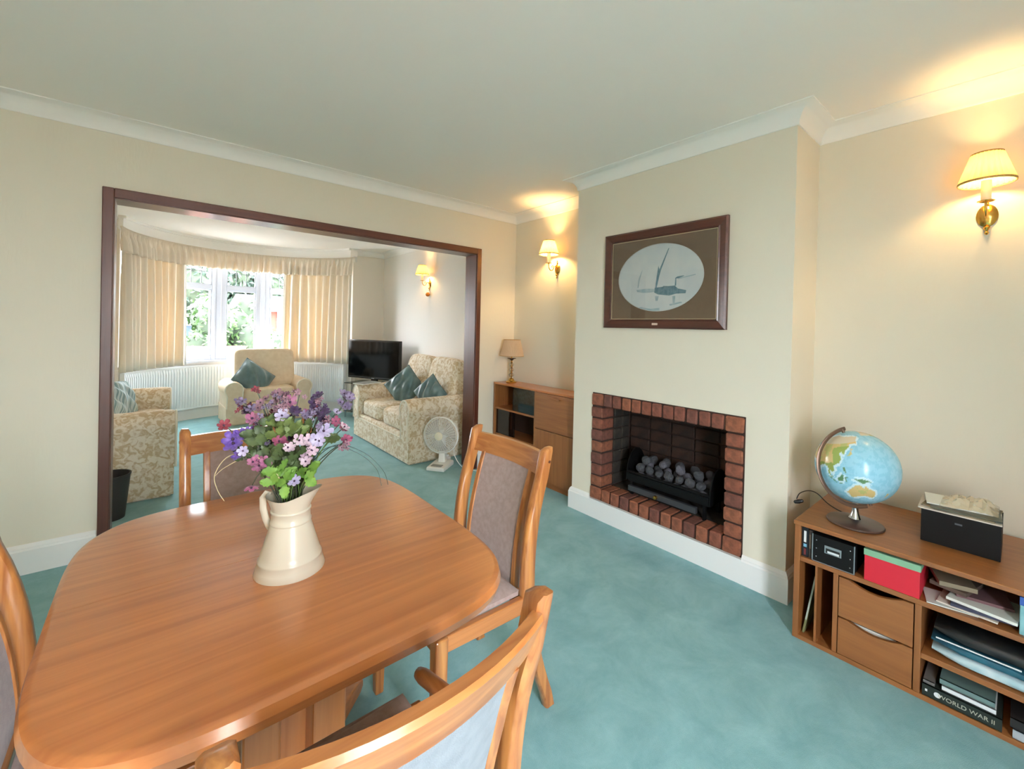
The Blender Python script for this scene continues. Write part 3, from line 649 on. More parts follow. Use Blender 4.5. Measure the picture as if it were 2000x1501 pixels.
def grass(pts, m, label, d0):
    t = thing('grass_stem', label, 'grass stem', tuple(MOUTH), 0)
    P = [at_depth(u, v, d0 + 0.01 * i) for i, (u, v) in enumerate(pts)]
    path = []
    for i in range(len(P) - 1):
        a = P[max(0, i - 1)]; b = P[i]; c = P[i + 1]; e = P[min(len(P) - 1, i + 2)]
        for s in range(6):
            q = s / 6
            path.append(tuple(0.5 * ((2 * b) + (c - a) * q + (2 * a - 5 * b + 4 * c - e) * q * q + (3 * b - a - 3 * c + e) * q ** 3)))
    path.append(tuple(P[-1])); n = len(path)
    obj('blade', MB().tube(path, [0.0014 * (1 - 0.6 * i / n) for i in range(n)], 5), m, t)
grass([(553, 948), (500, 890), (448, 890), (420, 925), (424, 955), (438, 978)], GRASSM, 'pale bent grass stem curling down beside the jug to the left', 0.95)
grass([(553, 945), (520, 900), (482, 893), (440, 912), (420, 929)], GRASSM, 'pale straight grass stem arching out below the violet flowers', 0.95)
grass([(580, 945), (610, 896), (650, 871), (700, 885), (735, 915), (745, 948)], GRASSD, 'dark grass stem arching over the carpet side of the table', 1.0)
grass([(580, 945), (622, 890), (662, 868), (712, 884), (748, 918), (758, 946)], GRASSD, 'second dark grass stem crossing the other one at its tip', 1.03)
# ================================================================== LOW CABINET IN THE RIGHT RECESS
CX0, CX1, CYL, CYR, CZ = 2.757, 3.310, -2.652, -4.10, 0.505
lc = thing('low_cabinet', 'low teak cabinet with open shelves and two drawers carrying the globe', 'cabinet', (3.03, -3.38, 0))
def C_(name, mb, m, par=None, **k): return obj(name, mb, m, par or lc, **k)
C_('cabinet_top', MB().box(CX0 - 0.006, CX1, CYR, CYL + 0.004, CZ - 0.018, CZ), CABY, bevel=0.004)
C_('side_panel', MB().box(CX0, CX1, CYL - 0.022, CYL, 0, CZ - 0.018), CABZ, bevel=0.002)
C_('side_panel', MB().box(CX0, CX1, CYR, CYR + 0.022, 0, CZ - 0.018), CABZ, bevel=0.002)
C_('bottom_board', MB().box(CX0 + 0.001, CX1, CYR + 0.022, CYL - 0.022, 0.0, 0.018), CABY)
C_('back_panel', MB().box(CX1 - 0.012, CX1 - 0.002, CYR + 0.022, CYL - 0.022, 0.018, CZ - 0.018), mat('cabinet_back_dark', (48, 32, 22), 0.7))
C_('shelf', MB().box(CX0 + 0.002, CX1 - 0.012, CYR + 0.022, CYL - 0.022, 0.336, 0.355), CABY, bevel=0.002)
C_('partition', MB().box(CX0 + 0.004, CX1 - 0.012, -2.7385, -2.7305, 0.018, 0.336), CABZ)
C_('partition', MB().box(CX0 + 0.002, CX1 - 0.012, -2.811, -2.794, 0.018, 0.336), CABZ, bevel=0.002)
C_('partition', MB().box(CX0 + 0.002, CX1 - 0.012, -3.062, -3.043, 0.018, 0.336), CABZ, bevel=0.002)
C_('partition', MB().box(CX0 + 0.002, CX1 - 0.012, -3.62, -3.60, 0.018, 0.336), CABZ)
C_('shelf', MB().box(CX0 + 0.004, CX1 - 0.012, -3.60, -3.062, 0.146, 0.166), CABY, bevel=0.002)
def drawer(z0, z1, scoop):
    y0, y1 = -3.040, -2.814; pts = [(y1, z0), (y1, z1)]
    for i in range(11):
        t = i / 10; pts.append((y1 - 0.03 + (y0 - y1 + 0.06) * t, z1 - scoop * math.sin(PI * t)))
    pts += [(y0, z1), (y0, z0)]
    d = C_('drawer', MB().prism(pts, 0, CX0 + 0.001, CX0 + 0.018), CABY, bevel=0.0015)
    bx = MB().box(CX0 + 0.018, CX1 - 0.03, y0 + 0.004, y0 + 0.012, z0 + 0.004, z1 - 0.03).box(CX0 + 0.018, CX1 - 0.03, y1 - 0.012, y1 - 0.004, z0 + 0.004, z1 - 0.03).box(CX0 + 0.018, CX1 - 0.03, y0 + 0.012, y1 - 0.012, z0 + 0.004, z0 + 0.012)
    obj('drawer_box', bx, CABX, d)
drawer(0.172, 0.330, 0.022); drawer(0.021, 0.166, 0.018)
# papers peeping over the lower drawer
pr = random.Random(5); PAPERW = mat('paper_white', (232, 230, 222), 0.8)
for k in range(4):
    tag(obj('paper_sheet', MB().box(CX0 + 0.03 + 0.012 * k, CX0 + 0.034 + 0.012 * k, -2.990 + 0.008 * k, -2.862 + 0.006 * k, 0.034, 0.1535 - 0.002 * k), PAPERW), 'white paper filed upright in the lower cabinet drawer', 'paper', 'papers in the lower drawer')
# contents of the top row
CASEK = mat('black_glossy_sleeve', (26, 28, 34), 0.35); LBLUE = mat('label_blue', (120, 176, 206), 0.5); LWHITE = mat('label_white', (226, 228, 230), 0.5); LRED = mat('label_maroon', (120, 44, 46), 0.5)
zsh = 0.355
def upright(name, label, cat, y0, y1, x0, x1, z0, z1, m, group=None):
    return tag(obj(name, MB().box(x0, x1, y0, y1, z0, z1), m, bevel=0.001), label, cat, group)
c1 = thing('video_case', 'black video case with white and blue spine label beside the black box', 'video case', (2.86, -2.690, zsh))
obj('case', MB().box(2.772, 2.96, -2.699, -2.6755, zsh, zsh + 0.125), CASEK, c1, bevel=0.001)
obj('spine_label', MB().box(2.7712, 2.772, -2.692, -2.683, zsh + 0.062, zsh + 0.110), LWHITE, c1); obj('spine_logo', MB().box(2.7712, 2.772, -2.694, -2.682, zsh + 0.042, zsh + 0.055), LBLUE, c1)
obj('spine_band', MB().box(2.7712, 2.772, -2.692, -2.684, zsh + 0.008, zsh + 0.034), LRED, c1)
c2 = thing('video_case', 'thin brown video case between the labelled case and the black box', 'video case', (2.87, -2.706, zsh))
obj('case', MB().box(2.775, 2.955, -2.7125, -2.7005, zsh, zsh + 0.118), mat('brown_case', (58, 48, 44), 0.5), c2, bevel=0.001); obj('spine_label', MB().box(2.7742, 2.775, -2.7095, -2.7035, zsh + 0.04, zsh + 0.1), mat('label_brown', (112, 96, 84), 0.6), c2)
bb = thing('storage_box', 'black card storage box with metal edges and label holder', 'box', (2.89, -2.788, zsh))
obj('box_body', MB().box(2.765, 3.02, -2.861, -2.717, zsh, zsh + 0.112), DARK, bb, bevel=0.001)
EDGE = mat('silver_edge', (176, 180, 186), 0.35, metal=0.8)
for (ya, yb_, za, zb2) in ((-2.8625, -2.8590, 0, 0.113), (-2.719, -2.7155, 0, 0.113), (-2.861, -2.717, 0, 0.003)):
    obj('metal_edge', MB().box(2.7635, 2.766, ya, yb_, zsh + za, zsh + zb2), EDGE, bb)
for yy in (-2.731, -2.847):
    for zz in (0.022, 0.056, 0.090): obj('rivet', MB().lathe([(0, 0), (0.0022, 0.0004), (0, 0.0014)], n=8, M=Matrix.Translation((2.765, yy, zsh + zz)) @ Matrix.Rotation(R_(-90), 4, 'Y')), EDGE, bb)
lh = obj('label_holder', MB().box(2.7625, 2.765, -2.818, -2.760, zsh + 0.048, zsh + 0.080), EDGE, bb, bevel=0.0008)
obj('label_window', MB().box(2.7615, 2.7625, -2.813, -2.765, zsh + 0.052, zsh + 0.070), mat('holder_recess', (30, 30, 30), 0.4), lh)
obj('label_card', MB().box(2.7608, 2.7615, -2.811, -2.771, zsh + 0.053, zsh + 0.061), LWHITE, lh)
rb = thing('gift_box', 'red box with pale green lid in the cabinet top row', 'box', (2.87, -2.974, zsh))
obj('box_body', MB().box(2.762, 2.985, -3.054, -2.893, zsh, zsh + 0.098), mat('red_card', (196, 28, 50), 0.6, bump=0.1, bscale=600), rb, bevel=0.001)
obj('lid', MB().box(2.7595, 2.9875, -3.0565, -2.8905, zsh + 0.098, zsh + 0.122), mat('green_card', (126, 172, 140), 0.6), rb, bevel=0.001)
# loose papers heap
PG = [mat('paper_%d' % i, c, 0.8) for i, c in enumerate([(226, 228, 222), (206, 212, 208), (134, 122, 102), (92, 74, 64), (60, 62, 84), (214, 206, 196), (120, 88, 92)])]
names = ['white letter', 'pale blue leaflet', 'crumpled buff envelope', 'brown wallet of papers', 'navy booklet', 'cream folded letter', 'mauve pamphlet']
zz = zsh + 0.0006
for i, (mi, yc, xc, sx, sy, rz, th) in enumerate([(1, -3.125, 2.83, .12, .13, 12, .004), (5, -3.175, 2.845, .13, .15, -4, .005), (4, -3.20, 2.86, .15, .15, 6, .010), (0, -3.215, 2.865, .16, .17, -8, .010), (6, -3.20, 2.905, .14, .14, 10, .010), (3, -3.14, 2.90, .16, .10, -14, .014), (2, -3.125, 2.895, .15, .10, 18, .016)]):
    Mx = Matrix.Translation((xc, yc, zz)) @ Matrix.Rotation(R_(rz), 4, 'Z')
    tag(obj('loose_papers', MB().box(-sx / 2, sx / 2, -sy / 2, sy / 2, 0, th, Mx), PG[mi], bevel=0.001), '%s in the heap on the cabinet shelf beside the red box' % names[i], 'papers', 'heap of papers')
    zz += th + 0.0006
bx = thing('paper_packet', 'pale blue packet with a deep blue top edge standing on the cabinet shelf', 'packet', (2.84, -3.345, zsh))
obj('packet_body', MB().box(2.775, 2.95, -3.405, -3.292, zsh, zsh + 0.095), mat('pale_blue_card', (140, 190, 196), 0.6, (120, 176, 184), vscale=40), bx, bevel=0.002)
obj('packet_top', MB().box(2.7745, 2.951, -3.406, -3.291, zsh + 0.095, zsh + 0.122), mat('deep_blue_card', (52, 92, 170), 0.6), bx, bevel=0.001)
# big wrapped pack on the middle shelf
bg = thing('bedding_pack', 'clear zipped pack of teal and pale cloth on the middle cabinet shelf', 'pack', (2.90, -3.30, 0.166))
def bagsurf(x0, x1, y0, y1, z0, z1, seed):
    r = random.Random(seed); mbx = MB()
    rings = []
    n = 26
    for i in range(13):
        t = i / 12; y = y0 + (y1 - y0) * t; k = min(1, 6 * t, 6 * (1 - t)) ** 0.5 if 0 < t < 1 else 0.35
        ring = []
        for j in range(n):
            a = 2 * PI * j / n; xx, zz = sup(a, (x1 - x0) / 2 * (0.8 + 0.2 * k), (z1 - z0) / 2 * k, 4)
            ring.append(((x0 + x1) / 2 + xx + r.uniform(-.002, .002), y, (z0 + z1) / 2 + zz + r.uniform(-.0015, .0015) * (0 if zz < 0 else 1)))
        rings.append(ring)
    return mbx.loft(rings)
obj('pale_layer', bagsurf(2.768, 3.06, -3.56, -3.088, 0.167, 0.208, 1), mat('pale_cloth', (196, 212, 216), 0.5, (160, 190, 200), vscale=18), bg, smooth=True)
obj('teal_layer', bagsurf(2.766, 3.06, -3.56, -3.086, 0.205, 0.240, 2), mat('teal_cloth', (42, 98, 116), 0.4, (24, 66, 88), vscale=14), bg, smooth=True)
obj('black_layer', bagsurf(2.770, 3.06, -3.56, -3.092, 0.238, 0.290, 3), mat('black_cloth', (34, 34, 34), 0.45, (20, 24, 28), vscale=16), bg, smooth=True)
obj('zip_piping', MB().tube([(2.766, -3.10, 0.242), (2.764, -3.2, 0.243), (2.764, -3.30, 0.243)], 0.0025, 6), LWHITE, bg)
# books on the lowest shelf
def flat_book(label, y0, y1, x0, x1, z0, z1, cov, text=None):
    t = thing('book', label, 'book', ((x0 + x1) / 2, (y0 + y1) / 2, z0), 0)
    obj('page_block', MB().box(x0 + 0.003, x1 - 0.003, y0 + 0.002, y1 - 0.002, z0 + 0.002, z1 - 0.002), PAPERW, t)
    cv = obj('cover', MB().box(x0, x1, y0, y1, z0, z0 + 0.002).box(x0, x1, y0, y1, z1 - 0.002, z1).box(x0, x0 + 0.003, y0, y1, z0, z1), cov, t)
    return t, cv
zb0 = 0.018
NAVYG = mat('book_dark_green', (36, 44, 40), 0.5); SPINET = mat('spine_print', (186, 186, 170), 0.6)
b1, cv1 = flat_book('dark hardback with WORLD WAR II lettered spine lying on the lowest shelf', -3.262, -3.068, 2.764, 2.93, zb0, zb0 + 0.042, NAVYG)
Mx = Matrix(((0, 0, -1, 2.7636 - 0.0), (-1, 0, 0, -3.178), (0, 1, 0, zb0 + 0.020), (0, 0, 0, 1)))
tx = text_mesh('spine_lettering', 'WORLD WAR II', 0.0195, SPINET, cv1, Matrix.Translation(-b1.location) @ Mx)
obj('spine_emblem', MB().lathe([(0, 0), (0.009, 0), (0.009, 0.0006), (0, 0.0006)], n=16, M=Matrix.Translation((2.764, -3.108, zb0 + 0.021)) @ Matrix.Rotation(R_(-90), 4, 'Y')), LWHITE, cv1)
obj('spine_mark', MB().box(2.7634, 2.764, -3.082, -3.076, zb0 + 0.018, zb0 + 0.026), LWHITE, cv1)
b2, _ = flat_book('white paged book stacked on the dark war hardback', -3.248, -3.118, 2.772, 2.92, zb0 + 0.0425, zb0 + 0.060, mat('book_white', (226, 230, 232), 0.5))
b3, _ = flat_book('grey teal book topmost on the lowest cabinet shelf', -3.245, -3.112, 2.776, 2.92, zb0 + 0.0605, zb0 + 0.080, mat('book_greyteal', (110, 136, 134), 0.5))
b4, _ = flat_book('grey booklet lying over the hardback against the cabinet partition', -3.100, -3.070, 2.768, 2.90, zb0 + 0.0425, zb0 + 0.056, mat('book_grey', (112, 108, 106), 0.5))
b5, _ = flat_book('pale thick book beside the war hardback on the lowest shelf', -3.46, -3.285, 2.765, 2.93, zb0, zb0 + 0.030, mat('book_silver', (170, 176, 184), 0.5))
b6, _ = flat_book('black book lying on the pale thick book on the lowest shelf', -3.45, -3.279, 2.768, 2.92, zb0 + 0.0305, zb0 + 0.062, mat('book_black', (40, 36, 36), 0.5))
# record sleeve leaning in the narrow slot
sl = MB().box(-0.0035, 0.0035, 0, 0.20, 0, 0.275, Matrix.Translation((0, 0, 0)))
rsv = thing('record_sleeve', 'thin yellowish record sleeve leaning in the narrow cabinet slot', 'record sleeve', (2.79, -2.684, 0.0185))
o = obj('sleeve', MB().box(0, 0.24, -0.0035, 0.0035, 0, 0.262), mat('sleeve_yellow', (150, 146, 96), 0.5, (90, 100, 70), vscale=20), rsv, local=True); o.rotation_euler = (R_(9), 0, 0)
o2 = obj('sleeve_edge', MB().box(-0.0006, 0, -0.003, 0.003, 0.06, 0.262), mat('sleeve_shine', (176, 182, 170), 0.3), rsv, local=True); o2.rotation_euler = (R_(9), 0, 0)

# ================================================================== GLOBE
GC = Vector((2.945, -2.822, 0.743)); GR = 0.150
gl = thing('desk_globe', 'light blue desk globe on a dark brown stand with meridian arm', 'globe', (GC.x, GC.y, CZ))
left = Vector((-CR.x, -CR.y, 0)).normalized(); view = (CAM - GC).normalized(); vh = Vector((view.x, view.y, 0)).normalized()
axis = (Vector((0, 0, 1)) * math.cos(R_(23)) + left * math.sin(R_(23)) - vh * math.sin(R_(10))).normalized()
e3 = axis; e1 = (view - axis * view.dot(axis)).normalized(); e2 = e3.cross(e1)
LAND = {'asia': [(60, 68), (80, 73), (105, 77), (130, 72), (160, 70), (178, 66), (163, 60), (156, 52), (142, 54), (140, 48), (130, 42), (127, 36), (122, 40), (118, 38), (122, 31), (117, 23), (108, 21), (106, 18), (109, 12), (105, 9), (101, 13), (101, 5), (104, 2), (101, 3), (98, 9), (97, 17), (91, 22), (87, 20), (80, 15), (80, 12), (77, 8), (73, 19), (67, 25), (57, 26), (50, 30), (48, 45), (55, 55)],
        'aus': [(114, -22), (122, -17), (130, -12), (136, -12), (137, -16), (140, -17), (142, -11), (146, -19), (153, -26), (150, -37), (144, -38), (138, -34), (131, -31), (124, -33), (116, -35)],
        'borneo': [(109, 1), (113, 3), (117, 7), (119, 4), (116, -4), (110, -3)], 'sumatra': [(95, 6), (99, 3), (104, -3), (106, -6), (102, -4), (98, 1)], 'java': [(105, -6), (114, -7), (114, -8.6), (106, -7.5)],
        'ng': [(131, -1), (138, -2), (145, -4), (151, -10), (146, -9), (141, -9), (138, -8), (133, -4)], 'sul': [(119, 1), (125, 1.5), (121, 0), (123, -4), (120, -5)], 'phil': [(120, 18), (122, 18), (124, 12), (126, 7), (123, 8), (121, 13)],
        'japan': [(130, 33), (136, 36), (140, 41), (145, 44), (141, 42), (141, 36), (135, 33.5)], 'nz': [(173, -35), (178, -38), (174, -42), (167, -46), (172, -40)], 'tas': [(145, -41), (148, -41), (147, -43.5)], 'hok': [(140, 42), (145, 44), (142, 45.5)], 'kam': [(156, 52), (163, 58), (160, 60)], 'sri': [(80, 9.5), (82, 7), (80, 6)], 'taiw': [(120, 23), (122, 25), (121, 22)],
        'greenland': [(-55, 60), (-20, 70), (-20, 82), (-60, 82)], 'na': [(-165, 65), (-140, 70), (-95, 72), (-60, 55), (-80, 26), (-97, 20), (-115, 30), (-125, 48), (-150, 60)], 'africa': [(-15, 15), (0, 35), (30, 31), (50, 11), (40, -15), (20, -35), (10, 0)]}
def inside(poly, x, y):
    c = False; n = len(poly); j = n - 1
    for i in range(n):
        xi, yi = poly[i]; xj, yj = poly[j]
        if (yi > y) != (yj > y) and x < (xj - xi) * (y - yi) / (yj - yi) + xi: c = not c
        j = i
    return c
from mathutils import noise as mnoise
def globe_col(lon, lat):
    n = mnoise.fractal(Vector((lon * 0.07, lat * 0.07, 3)), 1.0, 2.0, 4)
    lo, la = lon + n * 2.2, lat + mnoise.noise(Vector((lat * .15, lon * .15, 9))) * 1.6
    for k, p in LAND.items():
        if inside(p, lo, la):
            if k in ('ng', 'borneo', 'sumatra', 'java', 'sul', 'phil', 'taiw', 'sri'): return (92, 132, 92)
            if la > 56: return (206, 196, 172)
            q = mnoise.fractal(Vector((lon * .05, lat * .05, 7)), 1.0, 2.0, 4)
            if k == 'asia' and lo > 108 and la < 50: return (150, 168, 92)
            if k == 'asia' and la < 24: return (146, 160, 84)
            return (210, 184, 126) if q > -0.1 else (184, 184, 118)
    near = any(inside(p, lo + dx, la + dy) for p in (LAND['asia'], LAND['aus'], LAND['borneo'], LAND['ng']) for dx, dy in ((4, 0), (-4, 0), (0, 4), (0, -4)))
    if near: return (206, 230, 240)
    q = mnoise.fractal(Vector((lon * .11, lat * .14, 1)), 1.0, 2.0, 5)
    return (152, 204, 226) if q > -0.05 else (138, 194, 218)
NU, NV = 240, 120
mb = MB(); cols = []
for i in range(NU):
    for j in range(NV + 1):
        lon = 140 + 360 * i / NU; la = -90 + 180 * j / NV; a = R_(lon - 140); b = R_(la)
        p = GC + (e1 * (math.cos(a) * math.cos(b)) + e2 * (math.sin(a) * math.cos(b)) + e3 * math.sin(b)) * GR
        mb.v.append(tuple(p)); cols.append(globe_col((lon + 180) % 360 - 180, la))
for i in range(NU):
    for j in range(NV):
        a = i * (NV + 1) + j; b = ((i + 1) % NU) * (NV + 1) + j; mb.f.append((a, b, b + 1, a + 1))
gm = bpy.data.materials.new('globe_map_print'); gm.use_nodes = True; gb = gm.node_tree.nodes['Principled BSDF']; gb.inputs['Roughness'].default_value = 0.22
an = gm.node_tree.nodes.new('ShaderNodeAttribute'); an.attribute_name = 'map'; gm.node_tree.links.new(an.outputs['Color'], gb.inputs['Base Color'])
gball = obj('globe_ball', mb, gm, gl, smooth=True, angle=180)
ca = gball.data.color_attributes.new('map', 'FLOAT_COLOR', 'POINT')
for i, c in enumerate(cols): ca.data[i].color = lin(c)
WOODB = mat('dark_brown_varnish', (74, 52, 44), 0.3, (88, 62, 52), vscale=12, coat=0.4); ARM = mat('bronze_arm', (120, 96, 82), 0.35, metal=0.6)
side = (left - axis * left.dot(axis)).normalized()
def mer(t, r): return tuple(GC + (axis * math.cos(t) + side * math.sin(t)) * r)
obj('meridian_arm', MB().tube([mer(R_(-4 + 178 * i / 40), GR + 0.014) for i in range(41)], 0.0088, 10, sx=0.55), ARM, gl, smooth=True)
for s in (1, -1):
    obj('axis_pin', MB().tube([tuple(GC + axis * s * GR * 0.99), tuple(GC + axis * s * (GR + 0.016))], 0.006, 10), ARM, gl, smooth=True)
bot = GC + (axis * math.cos(R_(157)) + side * math.sin(R_(157))) * (GR + 0.016)
obj('stand_column', MB().lathe([(0.0, 0.0), (0.026, 0.0), (0.020, 0.010), (0.013, 0.030), (0.010, 0.055), (0.012, GC.z - GR - 0.010 - CZ - 0.012), (0, GC.z - GR - 0.010 - CZ - 0.011)], (GC.x, GC.y, CZ + 0.012), 20), CHROME, gl, smooth=True)
obj('stand_base', MB().lathe([(0, 0), (0.098, 0), (0.101, 0.004), (0.098, 0.009), (0.080, 0.014), (0.03, 0.017), (0, 0.017)], (GC.x - 0.02, GC.y - 0.005, CZ), 40), WOODB, gl, smooth=True)
cab = [(2.985, -2.80, CZ + 0.006), (3.03, -2.735, CZ + 0.004), (3.06, -2.690, CZ + 0.012), (3.05, -2.655, CZ + 0.045), (3.03, -2.625, CZ + 0.055), (2.99, -2.60, CZ + 0.045), (2.97, -2.592, CZ + 0.02)]
fx = thing('globe_cable', 'thin black cable with an inline switch curling behind the globe', 'cable', (3.03, -2.70, CZ))
def smooth_path(P, n=8):
    P = [Vector(p) for p in P]; out = []
    for i in range(len(P) - 1):
        a = P[max(0, i - 1)]; b = P[i]; c = P[i + 1]; e = P[min(len(P) - 1, i + 2)]
        for s in range(n):
            q = s / n; out.append(tuple(0.5 * ((2 * b) + (c - a) * q + (2 * a - 5 * b + 4 * c - e) * q * q + (3 * b - a - 3 * c + e) * q ** 3)))
    return out + [tuple(P[-1])]
obj('flex', MB().tube(smooth_path(cab), 0.0022, 6), BLACK, fx, smooth=True)
obj('inline_switch', MB().lathe([(0, -0.022), (0.007, -0.018), (0.010, 0), (0.007, 0.018), (0, 0.022)], n=12, M=Matrix.Translation((2.965, -2.602, CZ + 0.012)) @ Matrix.Rotation(R_(70), 4, Vector((1, 0.4, 0)))), BLACK, fx, smooth=True)

# ================================================================== DARK BOX WITH PAPERS
db = thing('file_box', 'open black file box stuffed with papers on top of the low cabinet', 'box', (3.06, -3.137, CZ))
bz = CZ + 0.128
body = MB().box(2.958, 2.964, -3.244, -3.030, CZ, bz).box(3.154, 3.160, -3.244, -3.030, CZ, bz).box(2.964, 3.154, -3.244, -3.238, CZ, bz).box(2.964, 3.154, -3.036, -3.030, CZ, bz).box(2.964, 3.154, -3.238, -3.036, CZ, CZ + 0.006)
obj('box_body', body, DARK, db, bevel=0.0015)
obj('box_badge', MB().box(2.9572, 2.958, -3.145, -3.125, CZ + 0.094, CZ + 0.100), mat('badge_grey', (92, 96, 104), 0.4), db)
zz = bz + 0.0008
for i, (m_, x, y, sx, sy, rz, tilt) in enumerate([(PG[5], 3.052, -3.13, .205, .225, 2, 0), (PG[2], 3.06, -3.135, .19, .20, -5, 0), (mat('glossy_brochure', (84, 84, 66), 0.3, (52, 56, 46), vscale=24), 3.05, -3.145, .18, .19, 4, 0), (PG[0], 3.075, -3.12, .15, .18, 9, 0)]):
    tag(obj('brochure', MB().box(-sx / 2, sx / 2, -sy / 2, sy / 2, 0, 0.004, Matrix.Translation((x, y, zz)) @ Matrix.Rotation(R_(rz), 4, 'Z')), m_), '%s lying across the open black file box' % ['cream paper sheet', 'buff paper folder', 'dark glossy brochure', 'white leaflet'][i], 'papers', 'papers on the file box')
    zz += 0.0046
film = translucent('crumpled_film', (206, 190, 160), (220, 205, 180), 0.5); rf = random.Random(9)
fm = bpy.data.materials.new('clear_film'); fm.use_nodes = True; fb = fm.node_tree.nodes['Principled BSDF']; fb.inputs['Base Color'].default_value = lin((226, 212, 184)); fb.inputs['Roughness'].default_value = 0.18; fb.inputs['Alpha'].default_value = 0.42
hg = [[rf.uniform(0, 0.020) + 0.016 * math.sin(PI * i / 14) for j in range(15)] for i in range(15)]
tag(obj('plastic_bag', MB().grid(lambda u, v: (2.985 + 0.16 * u + 0.02 * math.sin(5 * v), -3.235 + 0.155 * v, zz + 0.001 + hg[int(round(u * 14))][int(round(v * 14))] * (0.2 + 0.8 * min(1, 4 * min(u, 1 - u, v, 1 - v)))), 14, 14), fm, smooth=True, angle=25), 'crumpled clear plastic bag resting over the black file box', 'bag')

# ================================================================== PICTURE ON THE CHIMNEY BREAST
py0, py1, pz0, pz1 = -2.235, -1.405, 1.322, 1.942; PX = XC
pc = thing('framed_picture', 'dark wood framed oval etching of ships above the fireplace', 'picture', (XC, (py0 + py1) / 2, pz0))
PROF = [(0, 0), (0, 0.020), (0.010, 0.026), (0.030, 0.018), (0.046, 0.012), (0.052, 0.016), (0.058, 0.012), (0.058, 0)]     # (inset, projection)
ring_pts = [(py0, pz0), (py1, pz0), (py1, pz1), (py0, pz1)]; sg = [(1, 1), (-1, 1), (-1, -1), (1, -1)]
rings = [[(PX - d, y + sx * o, z + sz * o) for (o, d) in PROF] for (y, z), (sx, sz) in zip(ring_pts, sg)]
names_f = ['frame_bottom', 'frame_upright', 'frame_top', 'frame_upright']
FRM = wood('frame_mahogany', (66, 32, 24), (84, 44, 32), 1, 0.3, 0.4)
for i in range(4): obj(names_f[i], MB().loft([rings[i], rings[(i + 1) % 4]]), FRM, pc)
iy0, iy1, iz0, iz1 = py0 + 0.056, py1 - 0.056, pz0 + 0.056, pz1 - 0.056
GILT = mat('gilt_slip', (206, 196, 160), 0.4, metal=0.3)
obj('gilt_slip', MB().box(PX - 0.0105, PX - 0.008, iy0, iy0 + 0.005, iz0, iz1).box(PX - 0.0105, PX - 0.008, iy1 - 0.005, iy1, iz0, iz1).box(PX - 0.0105, PX - 0.008, iy0, iy1, iz0, iz0 + 0.005).box(PX - 0.0105, PX - 0.008, iy0, iy1, iz1 - 0.005, iz1), GILT, pc)
oc = ((iy0 + iy1) / 2 + 0.012, (iz0 + iz1) / 2 + 0.004); oa, ob = 0.292, 0.206
MATB = mat('brown_mount', (116, 96, 76), 0.85, (122, 101, 80), vscale=60)
n = 64; mv = []
for i in range(n):
    a = 2 * PI * i / n; mv.append((oc[0] + oa * math.cos(a), oc[1] + ob * math.sin(a)))
def to_rect(a):
    c, s = math.cos(a), math.sin(a); k = 1e9
    if abs(c) > 1e-6: k = min(k, ((iy1 if c > 0 else iy0) - oc[0]) / c)
    if abs(s) > 1e-6: k = min(k, ((iz1 if s > 0 else iz0) - oc[1]) / s)
    return (oc[0] + c * k, oc[1] + s * k)
angs = sorted([2 * PI * i / n for i in range(n)] + [math.atan2(z - oc[1], y - oc[0]) % (2 * PI) for y in (iy0, iy1) for z in (iz0, iz1)])
inr = [(PX - 0.007, oc[0] + oa * math.cos(a), oc[1] + ob * math.sin(a)) for a in angs]; outr = [(PX - 0.007, *to_rect(a)) for a in angs]
inb = [(PX - 0.0052, p[1], p[2]) for p in inr]
obj('mount', MB().loft([outr, inr, inb, outr[:0] or inb], True, False), MATB, pc)
PRINT = mat('etching_paper', (226, 232, 232), 0.8, (212, 222, 226), vscale=7)
obj('print', MB().prism([(oc[0] + (oa + 0.004) * math.cos(2 * PI * i / n), oc[1] + (ob + 0.004) * math.sin(2 * PI * i / n)) for i in range(n)], 0, PX - 0.0048, PX - 0.004), PRINT, pc)
bev = [(PX - 0.0074, oc[0] + (oa + 0.001) * math.cos(2 * PI * i / n), oc[1] + (ob + 0.001) * math.sin(2 * PI * i / n)) for i in range(n)]
obj('mount_bevel', MB().tube(bev + [bev[0]], 0.0012, 5), LWHITE, pc)
INK = mat('blue_grey_ink', (92, 132, 148), 0.85, (126, 158, 170), vscale=60); INK2 = mat('faint_ink', (166, 192, 202), 0.85, (188, 206, 212), vscale=40)
